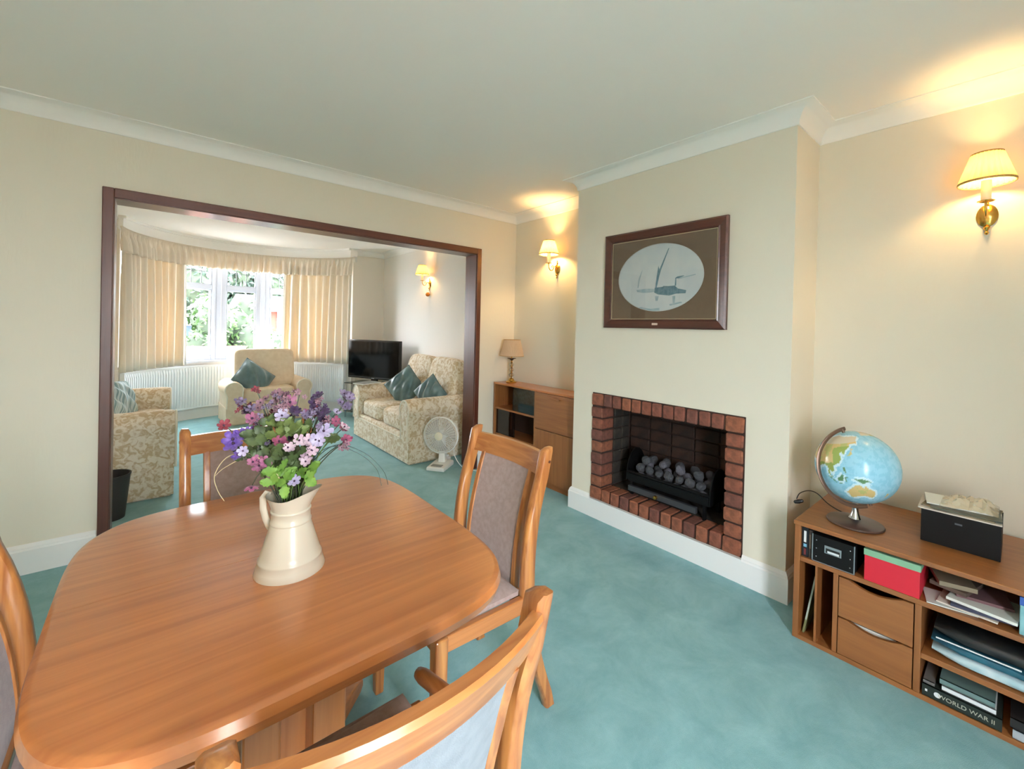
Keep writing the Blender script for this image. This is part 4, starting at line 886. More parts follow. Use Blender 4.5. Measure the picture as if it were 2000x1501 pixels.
# the photo shows y decreasing to the right: ship coordinates are (to the right, up) in metres from the oval's centre
def ink(pts, m, k=0): return MB().prism([(oc[0] - u, oc[1] + v) for u, v in pts], 0, PX - 0.0054 - k * 0.0002, PX - 0.0050), m
S = 0.292 / 449.0
def q(px_, py_): return ((px_ - 877) * S * 1.0, -(py_ - 765) * S * 1.0)
shapes = [([(845, 860), (1050, 850), (1085, 880), (1165, 898), (1160, 925), (1070, 925), (1000, 940), (880, 925), (840, 905)], INK, 'ship_hull'), ([(640, 870), (760, 865), (840, 870), (838, 900), (740, 905), (650, 892)], INK2, 'small_hull'),
          ([(850, 858), (862, 760), (878, 655), (890, 690), (980, 498), (986, 503), (905, 700), (888, 760), (866, 860)], INK, 'sail'), ([(652, 850), (660, 770), (700, 682), (704, 686), (676, 775), (662, 852)], INK2, 'small_sail'),
          ([(1052, 852), (1056, 780), (1066, 780), (1066, 852)], INK, 'funnel'), ([(1056, 782), (1075, 770), (1140, 764), (1140, 770), (1078, 788)], INK, 'smoke'), ([(930, 852), (938, 848), (985, 852), (985, 860), (930, 860)], INK, 'deckhouse'),
          ([(600, 1050), (700, 1040), (800, 1060), (900, 1052), (900, 1075), (780, 1085), (640, 1075)], INK2, 'ripple'), ([(850, 940), (890, 940), (880, 985), (856, 985)], INK2, 'reflection'), ([(1030, 945), (1060, 945), (1056, 1010), (1036, 1010)], INK2, 'reflection'), ([(1000, 1020), (1120, 1000), (1130, 1010), (1010, 1035)], INK2, 'ripple'), ([(1080, 785), (1250, 760), (1250, 768), (1082, 795)], INK2, 'smoke')]
for pts, m_, nm in shapes:
    mbx, mm = ink([q(*p) for p in pts], m_); obj(nm, mbx, mm, pc)
obj('picture_glass', MB().box(PX - 0.0095, PX - 0.0085, iy0, iy1, iz0, iz1), thin_glass('picture_glass', (250, 250, 250), 0.75), pc)
obj('name_plate', MB().box(PX - 0.0215, PX - 0.0195, -1.822, -1.782, pz0 + 0.020, pz0 + 0.034), mat('plate_ivory', (222, 204, 190), 0.4, metal=0.2), pc, bevel=0.0008)

# ================================================================== WALL LIGHTS
def pleated(mb, c, r0, r1, z0, z1, n=44, amp=0.035, th=0.0012):
    def ring(r, z): return [(c[0] + r * (1 + amp * (1 if j % 2 else -1)) * math.cos(PI * j / n), c[1] + r * (1 + amp * (1 if j % 2 else -1)) * math.sin(PI * j / n), z) for j in range(2 * n)]
    mb.loft([ring(r0, z0), ring(r1, z1)], True, False); return mb
def wall_light(label, y, zb=1.947, xw=XR, pull=False, flip=False, k=1.0):
    t = thing('wall_light', label, 'wall light', (xw, y, zb - 0.10)); xs = xw - 0.112
    obj('back_plate', MB().lathe([(0, 0), (0.030, 0.0), (0.033, 0.004), (0.026, 0.010), (0.014, 0.016), (0, 0.018)], n=24, M=Matrix.Translation((xw, y, zb - 0.115)) @ Matrix.Rotation(R_(-90), 4, 'Y') @ Matrix.Diagonal((1.45, 1, 1, 1))), BRASS, t, smooth=True)
    obj('finial', MB().lathe([(0, -0.020), (0.005, -0.017), (0.008, -0.010), (0.004, -0.004), (0.009, 0.004), (0.012, 0.012), (0.006, 0.020), (0, 0.022)], (xw - 0.010, y, zb - 0.178), 14), BRASS, t, smooth=True)
    obj('finial', MB().lathe([(0, -0.012), (0.006, -0.008), (0.003, 0.004), (0.005, 0.014), (0, 0.026)], (xw - 0.010, y, zb - 0.058), 12), BRASS, t, smooth=True)
    obj('arm', MB().tube(smooth_path([(xw - 0.012, y, zb - 0.108), (xw - 0.030, y, zb - 0.094), (xw - 0.044, y, zb - 0.100), (xw - 0.062, y, zb - 0.128), (xw - 0.088, y, zb - 0.134), (xs + 0.004, y, zb - 0.112), (xs, y, zb - 0.078)]), 0.0042, 10), BRASS, t, smooth=True)
    obj('arm_scroll', MB().tube(smooth_path([(xw - 0.050, y, zb - 0.106), (xw - 0.062, y, zb - 0.090), (xw - 0.074, y, zb - 0.100), (xw - 0.066, y, zb - 0.110)]), 0.0030, 8), BRASS, t, smooth=True)
    obj('drip_pan', MB().lathe([(0, 0), (0.012, -0.002), (0.026, 0.002), (0.027, 0.004), (0.012, 0.003), (0, 0.003)], (xs, y, zb - 0.078), 24), BRASS, t, smooth=True)
    obj('candle_tube', MB().lathe([(0, 0), (0.0155, 0), (0.0155, 0.085), (0.0135, 0.087), (0, 0.087)], (xs, y, zb - 0.075), 20), IVORY, t, smooth=True)
    sh = obj('shade', pleated(MB(), (xs, y), 0.083, 0.047, zb, zb + 0.118, 26, 0.05), SHADE_M, t)
    obj('shade_trim', MB().hoop([(0.0825, -0.003), (0.0865, -0.003), (0.0862, 0.005), (0.082, 0.005)], (xs, y, zb), 44), mat('shade_braid', (176, 140, 74), 0.6), sh, smooth=True)
    obj('shade_trim', MB().hoop([(0.0465, -0.003), (0.0495, -0.003), (0.0485, 0.003), (0.0455, 0.003)], (xs, y, zb + 0.118), 44), MATS['shade_braid'], sh, smooth=True)
    obj('bulb', MB().lathe([(0, 0), (0.008, 0), (0.012, 0.010), (0.011, 0.020), (0.005, 0.030), (0, 0.034)], (xs, y, zb + 0.013), 16), BULBM, t, smooth=True)
    if pull:
        obj('pull_cord', MB().tube([(xw - 0.010, y, zb - 0.198), (xw - 0.010, y, zb - 0.232)], 0.0008, 6), BRASS, t)
        obj('pull_knob', MB().lathe([(0, -0.030), (0.018, -0.024), (0.028, -0.008), (0.026, 0.008), (0.014, 0.022), (0, 0.026)], (xw - 0.030, y, zb - 0.245), 20), mat('amber_knob', (214, 130, 50), 0.25, metal=0.4), t, smooth=True)
    ld = bpy.data.lights.new('wall_light_lamp', 'POINT'); ld.energy = LAMP_W * k; ld.color = (1.0, 0.62, 0.23); ld.shadow_soft_size = 0.026
    lo = bpy.data.objects.new('wall_light_lamp', ld); COL.objects.link(lo); lo.parent = t; lo.location = Vector((xs, y, zb + 0.042)) - t.location
    if flip: t.rotation_euler = (0, 0, PI)
    return t
wall_light('lit brass wall light with pleated shade above the globe cabinet', -3.168)
wall_light('lit brass wall light with pleated shade in the alcove over the bookcase', -0.588, k=2.0)
wall_light('lit brass wall light with pleated shade above the sofa, amber knob below', 1.73, 1.955, XR, True)
wall_light('out-of-view brass wall light added on the side wall facing the globe', -3.168, 1.947, XL, False, True)  # unseen lamp, added to lift the ceiling and warm the dining room
wall_light('out-of-view brass wall light added over the half hidden sofa', 1.73, 1.955, XL, False, True)  # unseen mirrored lamp, added to help brighten the front room

# ================================================================== ALCOVE BOOKCASE
KX0, KX1, KY0, KY1, KZ = 3.088, 3.312, -1.108, -0.022, 0.790
bk = thing('bookcase', 'low teak bookcase with glass sliding doors in the alcove', 'bookcase', ((KX0 + KX1) / 2, -0.565, 0))
def K_(name, mb, m, par=None, **k): return obj(name, mb, m, par or bk, **k)
KM = -0.60                                             # upright between shelves and cupboard
K_('bookcase_top', MB().box(KX0 - 0.004, KX1, KY0, KY1, KZ - 0.016, KZ), TEAKY, bevel=0.002)
K_('side_panel', MB().box(KX0, KX1, KY1 - 0.018, KY1, 0, KZ - 0.016), CABZ); K_('side_panel', MB().box(KX0, KX1, KY0, KY0 + 0.018, 0, KZ - 0.016), CABZ)
K_('partition', MB().box(KX0, KX1 - 0.01, KM - 0.009, KM + 0.009, 0.05, KZ - 0.016), CABZ)
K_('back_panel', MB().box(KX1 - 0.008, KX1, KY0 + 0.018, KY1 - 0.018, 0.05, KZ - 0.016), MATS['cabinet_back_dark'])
K_('plinth', MB().box(KX0 + 0.02, KX1, KY0 + 0.018, KY1 - 0.018, 0, 0.05), CABY)
for zz in (0.05, 0.300, 0.545): K_('shelf', MB().box(KX0 + (0.003 if zz > 0.5 else 0.01), KX1 - 0.008, KM + 0.009, KY1 - 0.018, zz, zz + 0.016), CABY)
SG = thin_glass('smoked_glass', (150, 140, 132), 1.6)
for (ya, yb_, xo, za, zb2) in ((KM + 0.010, KM + 0.310, 0.012, 0.561, KZ - 0.017), (KM + 0.290, KY1 - 0.019, 0.020, 0.316, 0.544), (KM + 0.010, KM + 0.310, 0.012, 0.316, 0.544)):
    if (ya, za) == (KM + 0.010, 0.316): continue
    K_('glass_door', MB().box(KX0 + xo, KX0 + xo + 0.005, ya, yb_, za, zb2), SG)
d1 = K_('cupboard_flap', MB().box(KX0 - 0.002, KX0 + 0.016, KY0 + 0.020, KM - 0.011, 0.470, KZ - 0.019), CABY, bevel=0.002)
obj('handle', MB().box(KX0 - 0.020, KX0 - 0.002, -0.90, -0.79, 0.735, 0.744).box(KX0 - 0.022, KX0 - 0.017, -0.90, -0.79, 0.735, 0.752), CABY, d1, bevel=0.002)
K_('cupboard_door', MB().box(KX0 - 0.002, KX0 + 0.016, KY0 + 0.020, KM - 0.011, 0.052, 0.464), CABZ, bevel=0.002)
# table lamp
tl = thing('table_lamp', 'unlit table lamp with glass ball stem and pleated peach shade on the bookcase', 'lamp', (3.203, -0.135, KZ)); TLc = (3.203, -0.135, KZ)
obj('lamp_base', MB().lathe([(0, 0), (0.050, 0), (0.052, 0.006), (0.046, 0.012), (0.030, 0.018), (0.022, 0.036), (0.008, 0.044), (0, 0.044)], TLc, 28), BRASS, tl, smooth=True)
obj('stem_rod', MB().lathe([(0, 0.04), (0.006, 0.04), (0.006, 0.300), (0, 0.300)], TLc, 12), BRASS, tl)
for z0, r in ((0.072, 0.026), (0.122, 0.025), (0.170, 0.024)):
    obj('glass_ball', MB().lathe([(0.007, -0.020), (r * 0.7, -0.015), (r, -0.002), (r * 0.95, 0.004), (r * 0.65, 0.015), (0.007, 0.020)], (TLc[0], TLc[1], KZ + z0), 12), mat('cut_glass', (236, 232, 224), 0.05, trans=0.9), tl)
    obj('stem_ring', MB().lathe([(0, -0.003), (0.011, -0.003), (0.013, 0), (0.011, 0.003), (0, 0.003)], (TLc[0], TLc[1], KZ + z0 + 0.025), 14), BRASS, tl, smooth=True)
obj('lamp_cup', MB().lathe([(0, 0), (0.006, 0), (0.022, 0.016), (0.040, 0.022), (0.040, 0.025), (0, 0.025)], (TLc[0], TLc[1], KZ + 0.205), 20), mat('dark_bronze', (66, 50, 38), 0.4, metal=0.7), tl, smooth=True)
sh = obj('shade', pleated(MB(), TLc, 0.112, 0.078, KZ + 0.252, KZ + 0.402, 50, 0.015), SHADE_OFF, tl)
for rr, z_ in ((0.1125, 0.252), (0.0785, 0.402)):
    obj('shade_trim', MB().hoop([(rr - 0.002, -0.003), (rr + 0.002, -0.003), (rr + 0.002, 0.003), (rr - 0.002, 0.003)], (TLc[0], TLc[1], KZ + z_), 44), mat('peach_braid', (196, 160, 116), 0.7), sh)
obj('shade_carrier', MB().box(TLc[0] - 0.078, TLc[0] + 0.078, TLc[1] - 0.002, TLc[1] + 0.002, KZ + 0.298, KZ + 0.301), BRASS, tl)
# ================================================================== FRONT ROOM: CURTAINS, RADIATORS
def curtain(label, a0, a1, edge, zt=2.14, zb=0.725, waves=9, seed=1):
    r = random.Random(seed); t = thing('curtain', label, 'curtain', bay((a0 + a1) / 2, 1.27, zb)); ph = [r.uniform(-.5, .5) for _ in range(waves + 2)]
    def f(u, v):
        k = u * waves; i = int(k); pz = ph[i] * (1 - (k - i)) + ph[i + 1] * (k - i)
        amp = 0.022 + 0.026 * (1 - v) ** 0.5 + 0.018 * pz
        aa = a0 + (a1 - a0) * u + (1 - v) * 1.0 * math.sin(k * 1.3 + seed)
        return bay(aa, 1.262 + amp * math.copysign(abs(math.sin(2 * PI * k + pz)) ** 0.65, math.sin(2 * PI * k + pz)) + 0.006 * math.sin(5 * k), zb + (zt - zb) * v)
    o = obj('drape', MB().grid(f, waves * 18, 14), CURT, t, smooth=True, angle=180)
    sd = o.modifiers.new('th', 'SOLIDIFY'); sd.thickness = 0.002
    e = a1 if edge > 0 else a0
    def g(u, v): return bay(e + edge * (0.2 + 1.9 * u * (1.25 - 0.5 * v)), 1.285 + 0.02 * math.sin(PI * u), zb + 0.004 + (zt - zb - 0.02) * v)
    o = obj('lining_edge', MB().grid(g, 6, 10), LININGW, t, smooth=True, angle=180); sd = o.modifiers.new('th', 'SOLIDIFY'); sd.thickness = 0.002
    return t
curtain('long cream curtain hanging at the side of the bay by the striped cushion', -74, -32.5, 1, seed=1)
curtain('long cream curtain hanging at the side of the bay beside the television', 23.5, 71, -1, seed=4)
va = thing('pelmet_valance', 'gathered cream frill valance running round the top of the bay', 'valance', bay(0, 1.24, 2.0))
rv = random.Random(8); NWV = 84; pv = [rv.uniform(-1, 1) for _ in range(NWV + 3)]
def val(u, v):
    a = -82 + 155 * u; k = u * NWV; i = int(k); pz = pv[i] * (1 - (k - i)) + pv[i + 1] * (k - i)
    lo = (1 - v)
    fine = 0.007 * math.sin(2 * PI * u * 190) * max(0, (v - 0.62) / 0.38); flare = 1 + 0.7 * max(0, (v - 0.85) / 0.15)
    amp = (0.030 + 0.018 * pz) * (min(1, lo * 1.5)) ; band = 0.010 * (1 if v < 0.66 else 0) * (1 - (v / 0.66) * 0.5)
    if abs(a) > 67: band += 0.02 * lo
    return bay(a, 1.245 - band - amp * math.copysign(abs(math.sin(2 * PI * k / 2.0 + pz)) ** 0.7, math.sin(2 * PI * k / 2.0 + pz)) + fine * flare, 2.005 + 0.258 * v + (0.006 * pz * lo))
o = obj('frill', MB().grid(val, 760, 12), VALF, va, smooth=True, angle=180); sd = o.modifiers.new('th', 'SOLIDIFY'); sd.thickness = 0.002
mb = MB(); arc_ring(mb, -70, 70, 1.262, 1.272, 2.20, 2.225); obj('pelmet_rail', mb, WHITEP, va)
RADW = mat('radiator_white', (232, 238, 242), 0.4)
def radiator(label, a0, a1, nm):
    t = thing('radiator', label, 'radiator', bay((a0 + a1) / 2, 1.32, 0.14)); z0, z1 = 0.145, 0.705
    n = int(abs(a1 - a0) * R_(1) * 1.31 / 0.034)
    def f(u, v):
        k = u * n; c = (k % 1.0); d = 0.015 if 0.28 < c < 0.72 else 0.0
        if 0.2 < c <= 0.28 or 0.72 <= c < 0.8: d = 0.0075
        m = min(v, 1 - v); d *= 1 if m > 0.03 else m / 0.03
        return bay(a0 + (a1 - a0) * u, 1.306 - d, z0 + 0.02 + (z1 - z0 - 0.04) * v)
    us = n * 10
    obj('fluted_panel', MB().grid(f, us, 8), RADW, t, smooth=True, angle=30)
    mb = MB(); arc_ring(mb, a0, a1, 1.295, 1.335, z1 - 0.022, z1); obj('top_grille', mb, RADW, t)
    mb = MB(); arc_ring(mb, a0, a1, 1.300, 1.330, z0, z0 + 0.022); arc_ring(mb, a0, a1, 1.306, 1.335, z0, z1 - 0.02); obj('bottom_edge', mb, RADW, t)
    for a in (a0, a1):
        mb = MB(); arc_ring(mb, a - 0.25, a + 0.25, 1.294, 1.336, z0, z1, 2); obj('end_panel', mb, RADW, t)
    for a in (a0 + 1.5, a1 - 1.5):
        q_ = bay(a, 1.322, 0); obj('tail_pipe', MB().tube([(q_[0], q_[1], 0.0), (q_[0], q_[1], z0 + 0.01)], 0.008, 8), RADW, t)
    return t
radiator('curved white fluted radiator under the bay window between the curtain and the armchair', -68, -9, 1)
radiator('curved white fluted radiator under the bay window beside the television', 4, 63, 2)

# ================================================================== SOFAS AND ARMCHAIR
def superbox(mb, c, sx, sy, sz, e=0.28, n=20, M=None, puff=0.0):
    def sgnp(v, p): return math.copysign(abs(v) ** p, v)
    vs = []; fs = []
    for i in range(n + 1):
        ph = -PI / 2 + PI * i / n
        for j in range(2 * n):
            th = PI * j / n
            vs.append((c[0] + sx / 2 * sgnp(math.cos(ph), e) * sgnp(math.cos(th), e), c[1] + sy / 2 * sgnp(math.cos(ph), e) * sgnp(math.sin(th), e), c[2] + sz / 2 * sgnp(math.sin(ph), e if not puff else puff)))
    for i in range(n):
        for j in range(2 * n):
            k = (j + 1) % (2 * n); fs.append((i * 2 * n + j, i * 2 * n + k, (i + 1) * 2 * n + k, (i + 1) * 2 * n + j))
    return mb.add(vs, fs, M)
def sofa(name, label, cat, loc, rotz, L, D, seats, fab, armh=0.60, backh=0.90, group=None, trim=None, skirt=True, arm_w=0.17, bw=None, be=0.42):
    """local: length along X, front towards +Y"""
    t = thing(name, label, cat, loc, rotz, group)
    def P(nm, mb, m=fab, par=None, **k): return obj(nm, mb, m, par or t, local=True, smooth=True, **k)
    xi = L / 2 - arm_w; yf, yb = D / 2, -D / 2
    P('seat_frame', MB().box(-xi - 0.02, xi + 0.02, yb + 0.04, yf - 0.02, 0.18, 0.27), angle=30, bevel=0.02)
    if skirt:
        nn = seats if seats > 1 else 2
        for k in range(nn):
            x0 = -L / 2 + 0.012 + (L - 0.024) * k / nn; x1 = -L / 2 + 0.012 + (L - 0.024) * (k + 1) / nn
            P('skirt_panel', MB().box(x0 + 0.002, x1 - 0.002, yf - 0.022, yf - 0.012, 0.012, 0.225), angle=30, bevel=0.003)
        for s in (-1, 1): P('skirt_panel', MB().box(s * (L / 2 - 0.022), s * (L / 2 - 0.012), yb + 0.02, yf - 0.022, 0.012, 0.225), angle=30, bevel=0.003)
    P('front_piping', MB().tube([(-L / 2 + 0.015, yf - 0.012, 0.228), (L / 2 - 0.015, yf - 0.012, 0.228)], 0.006, 6), trim or fab)
    P('base', MB().box(-L / 2 + 0.03, L / 2 - 0.03, yb + 0.03, yf - 0.03, 0.0, 0.19), angle=30)
    for s in (-1, 1):
        rr = 0.100; cz = armh - rr; cx = s * (L / 2 - 0.095); prof = []
        inner = s * xi
        n = 18
        prof.append((s * (L / 2 - 0.015), 0.215)); prof.append((s * (L / 2 - 0.02), cz - 0.08))
        for i in range(n + 1):
            a = -0.45 + (PI + 0.75) * i / n; prof.append((cx + s * rr * math.cos(a), cz + rr * math.sin(a)))
        prof.append((inner, cz - 0.10)); prof.append((inner, 0.215))
        rings = []
        for (y, k) in ((yb + 0.06, 0.97), (yb + 0.08, 1.0), (yf - 0.045, 1.0), (yf - 0.018, 0.985), (yf - 0.004, 0.94)):
            pc_ = (s * (L / 2 - 0.09), 0.36); rings.append([(pc_[0] + (x - pc_[0]) * k, y, pc_[1] + (z - pc_[1]) * (k if z > 0.3 else 1)) for x, z in prof])
        a_ = P('arm', MB().loft(rings), angle=40)
        face = [(x, yf - 0.003, z) for x, z in [((s * (L / 2 - 0.09)) + (x - s * (L / 2 - 0.09)) * 0.955, 0.36 + (z - 0.36) * (0.955 if z > 0.3 else 1)) for x, z in prof]]
        obj('arm_piping', MB().tube(face, 0.0075, 6), trim or fab, a_, local=True, smooth=True)
    w = 2 * xi / seats; pm = 'seat_cushion'
    for k in range(seats):
        c = -xi + w * (k + 0.5)
        P(pm, superbox(MB(), (c, 0.055, 0.355), w - 0.006, D - 0.17, 0.185, 0.30, 18), angle=180)
        Mx = Matrix.Translation((c, yb + 0.205, 0.40 + (backh - 0.36) / 2)) @ Matrix.Rotation(R_(12), 4, 'X')
        P('back_cushion', superbox(MB(), (0, 0, 0), bw or (w + 0.03), 0.20, backh - 0.38, be, 18, Mx), angle=180)
    rings = []
    for (z, y0, y1, k) in ((0.18, yb + 0.02, yb + 0.16, 1), (0.5, yb + 0.005, yb + 0.15, 1), (backh - 0.14, yb - 0.0, yb + 0.13, 0.985), (backh - 0.05, yb + 0.01, yb + 0.11, 0.95), (backh - 0.02, yb + 0.04, yb + 0.09, 0.90)):
        h = ((L / 2 - 0.05) if not bw else bw / 2 - 0.02) * k; rings.append([(-h, y0, z), (h, y0, z), (h, y1, z), (-h, y1, z)])
    P('back_frame', MB().loft(rings), angle=50, bevel=0.02)
    return t
sofa('sofa', 'two-seat cream damask sofa with teal cushions against the wall under a wall light', 'sofa', (2.862, 1.142, 0), R_(90), 1.46, 0.86, 2, DAMASK, 0.605, 0.93, 'damask suite', CREAMTRIM)
sofa('sofa', 'cream damask sofa half hidden by the left jamb with the waste bin beside it', 'sofa', (0.345, 1.61, 0), R_(-90), 1.62, 0.86, 2, DAMASK, 0.63, 0.90, 'damask suite', CREAMTRIM)
sofa('armchair', 'plain tan armchair with cream edging in front of the bay window', 'armchair', (1.800, 3.432, 0), R_(182), 1.0, 0.62, 1, TANFAB, 0.545, 0.90, None, CREAMTRIM, arm_w=0.19, bw=0.72, be=0.24)

def scatter(name, label, loc, rot, w, h, th, m, seed, group=None):
    r = random.Random(seed); t = thing(name, label, 'cushion', loc, 0, group); t.rotation_euler = rot
    ph = [r.uniform(0, 6) for _ in range(6)]
    def f(u, v, s):
        x, y = -1 + 2 * u, -1 + 2 * v
        k = max(0.0, (1 - x * x) * (1 - y * y)) ** 0.42; pin = 1 - 0.10 * (1 - abs(x * y)) * (abs(x) ** 4 + abs(y) ** 4) * 0.5
        fold = 0.020 * math.sin(6 * x + ph[0] + 3 * y) * math.sin(4 * y + ph[1]) * k + 0.011 * math.sin(11 * (x + y * 0.6) + ph[2]) * k
        return (x * w / 2 * pin, y * h / 2 * pin, s * (th / 2 * k) + fold)
    mb = MB(); mb.grid(lambda u, v: f(u, v, 1), 24, 24); mb.grid(lambda u, v: f(u, v, -1), 24, 24)
    obj('cushion_cover', mb, m, t, local=True, smooth=True, angle=180)
    rim = []
    for i in range(96):
        q = i / 24.0; k = int(q); d = q - k
        u, v = ((d, 0), (1, d), (1 - d, 1), (0, 1 - d))[k]; rim.append(f(u, v, 1))
    obj('cushion_piping', MB().tube(rim + [rim[0]], 0.005, 6), m, t, local=True, smooth=True)
    return t
scatter('scatter_cushion', 'folded teal satin cushion leaning in the tan armchair', (1.645, 3.315, 0.565), (R_(66), R_(38), R_(4)), 0.43, 0.36, 0.13, TEALCUSH, 3)
scatter('scatter_cushion', 'large teal satin cushion standing on a corner on the damask sofa', (2.845, 1.37, 0.60), (R_(64), R_(45), R_(-66)), 0.36, 0.36, 0.14, TEALCUSH, 5)
scatter('scatter_cushion', 'smaller dark teal cushion behind the near arm of the damask sofa', (2.86, 0.80, 0.60), (R_(62), R_(40), R_(-80)), 0.30, 0.28, 0.12, TEALCUSH, 6)
scatter('scatter_cushion', 'pale striped cushion on the half hidden sofa', (0.40, 2.02, 0.58), (R_(70), R_(8), R_(60)), 0.36, 0.34, 0.12, STRIPE, 7)

# ================================================================== TELEVISION, STAND, MAGAZINE
tA, tB = Vector((2.749, 3.003, 0)), Vector((3.14, 2.168, 0)); tm = (tA + tB) / 2; tw = (tB - tA).length
rz = math.atan2((tB - tA).y, (tB - tA).x)                # local +X from far edge to near edge; screen faces local -Y
tv = thing('television', 'black flat television standing in the corner behind the sofa', 'television', (tm.x, tm.y, 0.485), rz)
def V(nm, mb, m, par=None, **k): return obj(nm, mb, m, par or tv, local=True, **k)
SCR = mat('tv_screen', (4, 4, 5), 0.08, spec=0.25); BEZ = mat('tv_gloss_black', (12, 12, 13), 0.15)
cs = V('tv_case', MB().box(-tw / 2, tw / 2, 0.0, 0.05, 0.062, 0.602).box(-tw / 2 + 0.12, tw / 2 - 0.12, 0.05, 0.085, 0.12, 0.5), BEZ, bevel=0.006)
V('screen', MB().box(-tw / 2 + 0.022, tw / 2 - 0.022, -0.003, 0.0, 0.098, 0.580), SCR)
V('bezel_strip', MB().box(-tw / 2 + 0.01, tw / 2 - 0.01, -0.002, 0.0, 0.082, 0.086), mat('bezel_line', (80, 84, 90), 0.3), cs)
V('maker_plate', MB().box(-0.025, 0.025, -0.0022, 0.0, 0.068, 0.076), mat('plate_silver', (170, 174, 180), 0.3), cs)
V('tv_neck', MB().box(-0.05, 0.05, 0.02, 0.05, 0.012, 0.07), BEZ); V('tv_foot', MB().box(-0.22, 0.22, -0.09, 0.12, 0.0, 0.012), BEZ, bevel=0.004)
ts = thing('television_stand', 'glass and chrome television stand with a black player on its shelf', 'stand', (tm.x + 0.01, tm.y, 0), rz)
def T(nm, mb, m, **k): return obj(nm, mb, m, ts, local=True, **k)
GLS = thin_glass('stand_glass', (150, 170, 168), 1.2)
for z in (0.477, 0.27, 0.085): T('glass_shelf', MB().box(-0.42, 0.42, -0.12, 0.22, z, z + 0.008), GLS)
for x in (-0.40, 0.40):
    for y in (-0.105, 0.20): T('chrome_leg', MB().lathe([(0, 0), (0.013, 0), (0.013, 0.477), (0, 0.477)], (x, y, 0), 14), CHROME, smooth=True)
pl_ = thing('disc_player', 'slim black disc player on the lower shelf of the television stand', 'player', (tm.x, tm.y, 0.278), rz)
obj('player_case', MB().box(-0.2, 0.2, -0.08, 0.15, 0, 0.05), BLACK, pl_, local=True, bevel=0.003); obj('player_front', MB().box(-0.19, 0.19, -0.083, -0.08, 0.008, 0.042), mat('player_grey', (70, 72, 76), 0.3), pl_, local=True)
mg = thing('magazine', 'pale magazine lying on the far arm of the damask sofa', 'magazine', (2.56, 1.775, 0.6065), R_(20))
obj('pages', MB().box(-0.13, 0.13, -0.09, 0.09, 0, 0.012), PAPERW, mg, local=True); obj('front_cover', MB().box(-0.131, 0.131, -0.091, 0.091, 0.012, 0.0135), mat('magazine_cover', (120, 126, 118), 0.4, (150, 152, 146), vscale=18), mg, local=True)

# ================================================================== FAN, BIN
fd = Vector((-0.80, -0.60, 0)).normalized(); frz = math.atan2(fd.y, fd.x) - R_(-90)       # local -Y faces fd
fn = thing('desk_fan', 'white plastic desk fan standing on the carpet beside the sofa', 'fan', (2.665, 0.215, 0), frz + 0)
def F_(nm, mb, m, par=None, **k): return obj(nm, mb, m, par or fn, local=True, **k)
F_('fan_base', MB().loft([[(-0.085, -0.12, 0), (0.085, -0.12, 0), (0.085, 0.12, 0), (-0.085, 0.12, 0)], [(-0.085, -0.12, 0.022), (0.085, -0.12, 0.022), (0.085, 0.12, 0.032), (-0.085, 0.12, 0.032)], [(-0.078, -0.112, 0.034), (0.078, -0.112, 0.034), (0.078, 0.112, 0.044), (-0.078, 0.112, 0.044)]]), WHITEP, bevel=0.004)
F_('switch_panel', MB().box(-0.05, 0.05, -0.10, -0.05, 0.036, 0.041), mat('fan_panel_grey', (150, 150, 148), 0.4))
F_('neck', MB().loft([[(-0.035, 0.02, 0.04), (0.035, 0.02, 0.04), (0.035, 0.085, 0.04), (-0.035, 0.085, 0.04)], [(-0.022, 0.03, 0.22), (0.022, 0.03, 0.22), (0.022, 0.075, 0.22), (-0.022, 0.075, 0.22)]]), WHITEP, bevel=0.008)
HZ = 0.298
rot = Matrix.Translation((0, 0, HZ)) @ Matrix.Rotation(R_(90), 4, 'X') @ Matrix.Rotation(R_(0), 4, 'X')           # local Z -> -Y
F_('motor_housing', MB().lathe([(0, -0.15), (0.030, -0.148), (0.045, -0.13), (0.048, -0.06), (0.04, -0.045), (0, -0.045)], n=24, M=rot), WHITEP, smooth=True)
F_('tilt_joint', MB().lathe([(0, 0.2), (0.022, 0.2), (0.024, 0.262), (0, 0.262)], (0, 0.055, 0), 16), WHITEP, smooth=True)
gmb = MB()
FRD = 0.165
def ringz(r, z, n=40): return [(r * math.cos(2 * PI * i / n), r * math.sin(2 * PI * i / n), z) for i in range(n + 1)]
for k in range(1, 12):
    rr = 0.034 + (FRD - 0.034) * k / 11; zz = 0.052 - 0.034 * (rr / FRD) ** 3
    gmb.tube(ringz(rr, zz), 0.0016, 4, rot)
for i in range(36):
    a = 2 * PI * i / 36; gmb.tube([((0.03 + (FRD - 0.03) * j / 5) * math.cos(a), (0.03 + (FRD - 0.03) * j / 5) * math.sin(a), 0.052 - 0.034 * ((0.03 + (FRD - 0.03) * j / 5) / FRD) ** 3) for j in range(6)], 0.0015, 4, rot)
F_('front_grille', gmb, WHITEP)
gm2 = MB()
for k in range(2, 9): rr = 0.05 + (FRD - 0.05) * k / 8; gm2.tube(ringz(rr, -0.045 + 0.02 * (rr / FRD) ** 3), 0.0016, 4, rot)
for i in range(30):
    a = 2 * PI * i / 30; gm2.tube([(r_ * math.cos(a), r_ * math.sin(a), z_) for r_, z_ in ((0.05, -0.047), (0.12, -0.038), (FRD - 0.004, -0.02), (FRD, 0.0), (FRD, 0.017))], 0.0016, 4, rot)
F_('rear_grille', gm2, WHITEP)
F_('grille_rim', MB().tube(ringz(FRD + 0.001, 0.0), 0.006, 8, rot), WHITEP, smooth=True)
hb = F_('hub_cap', MB().lathe([(0, 0.060), (0.030, 0.059), (0.038, 0.054), (0.038, 0.048), (0, 0.046)], n=28, M=rot), IVORY, smooth=True)
BLD = mat('fan_blade_smoke', (196, 188, 180), 0.3, alpha=0.75)
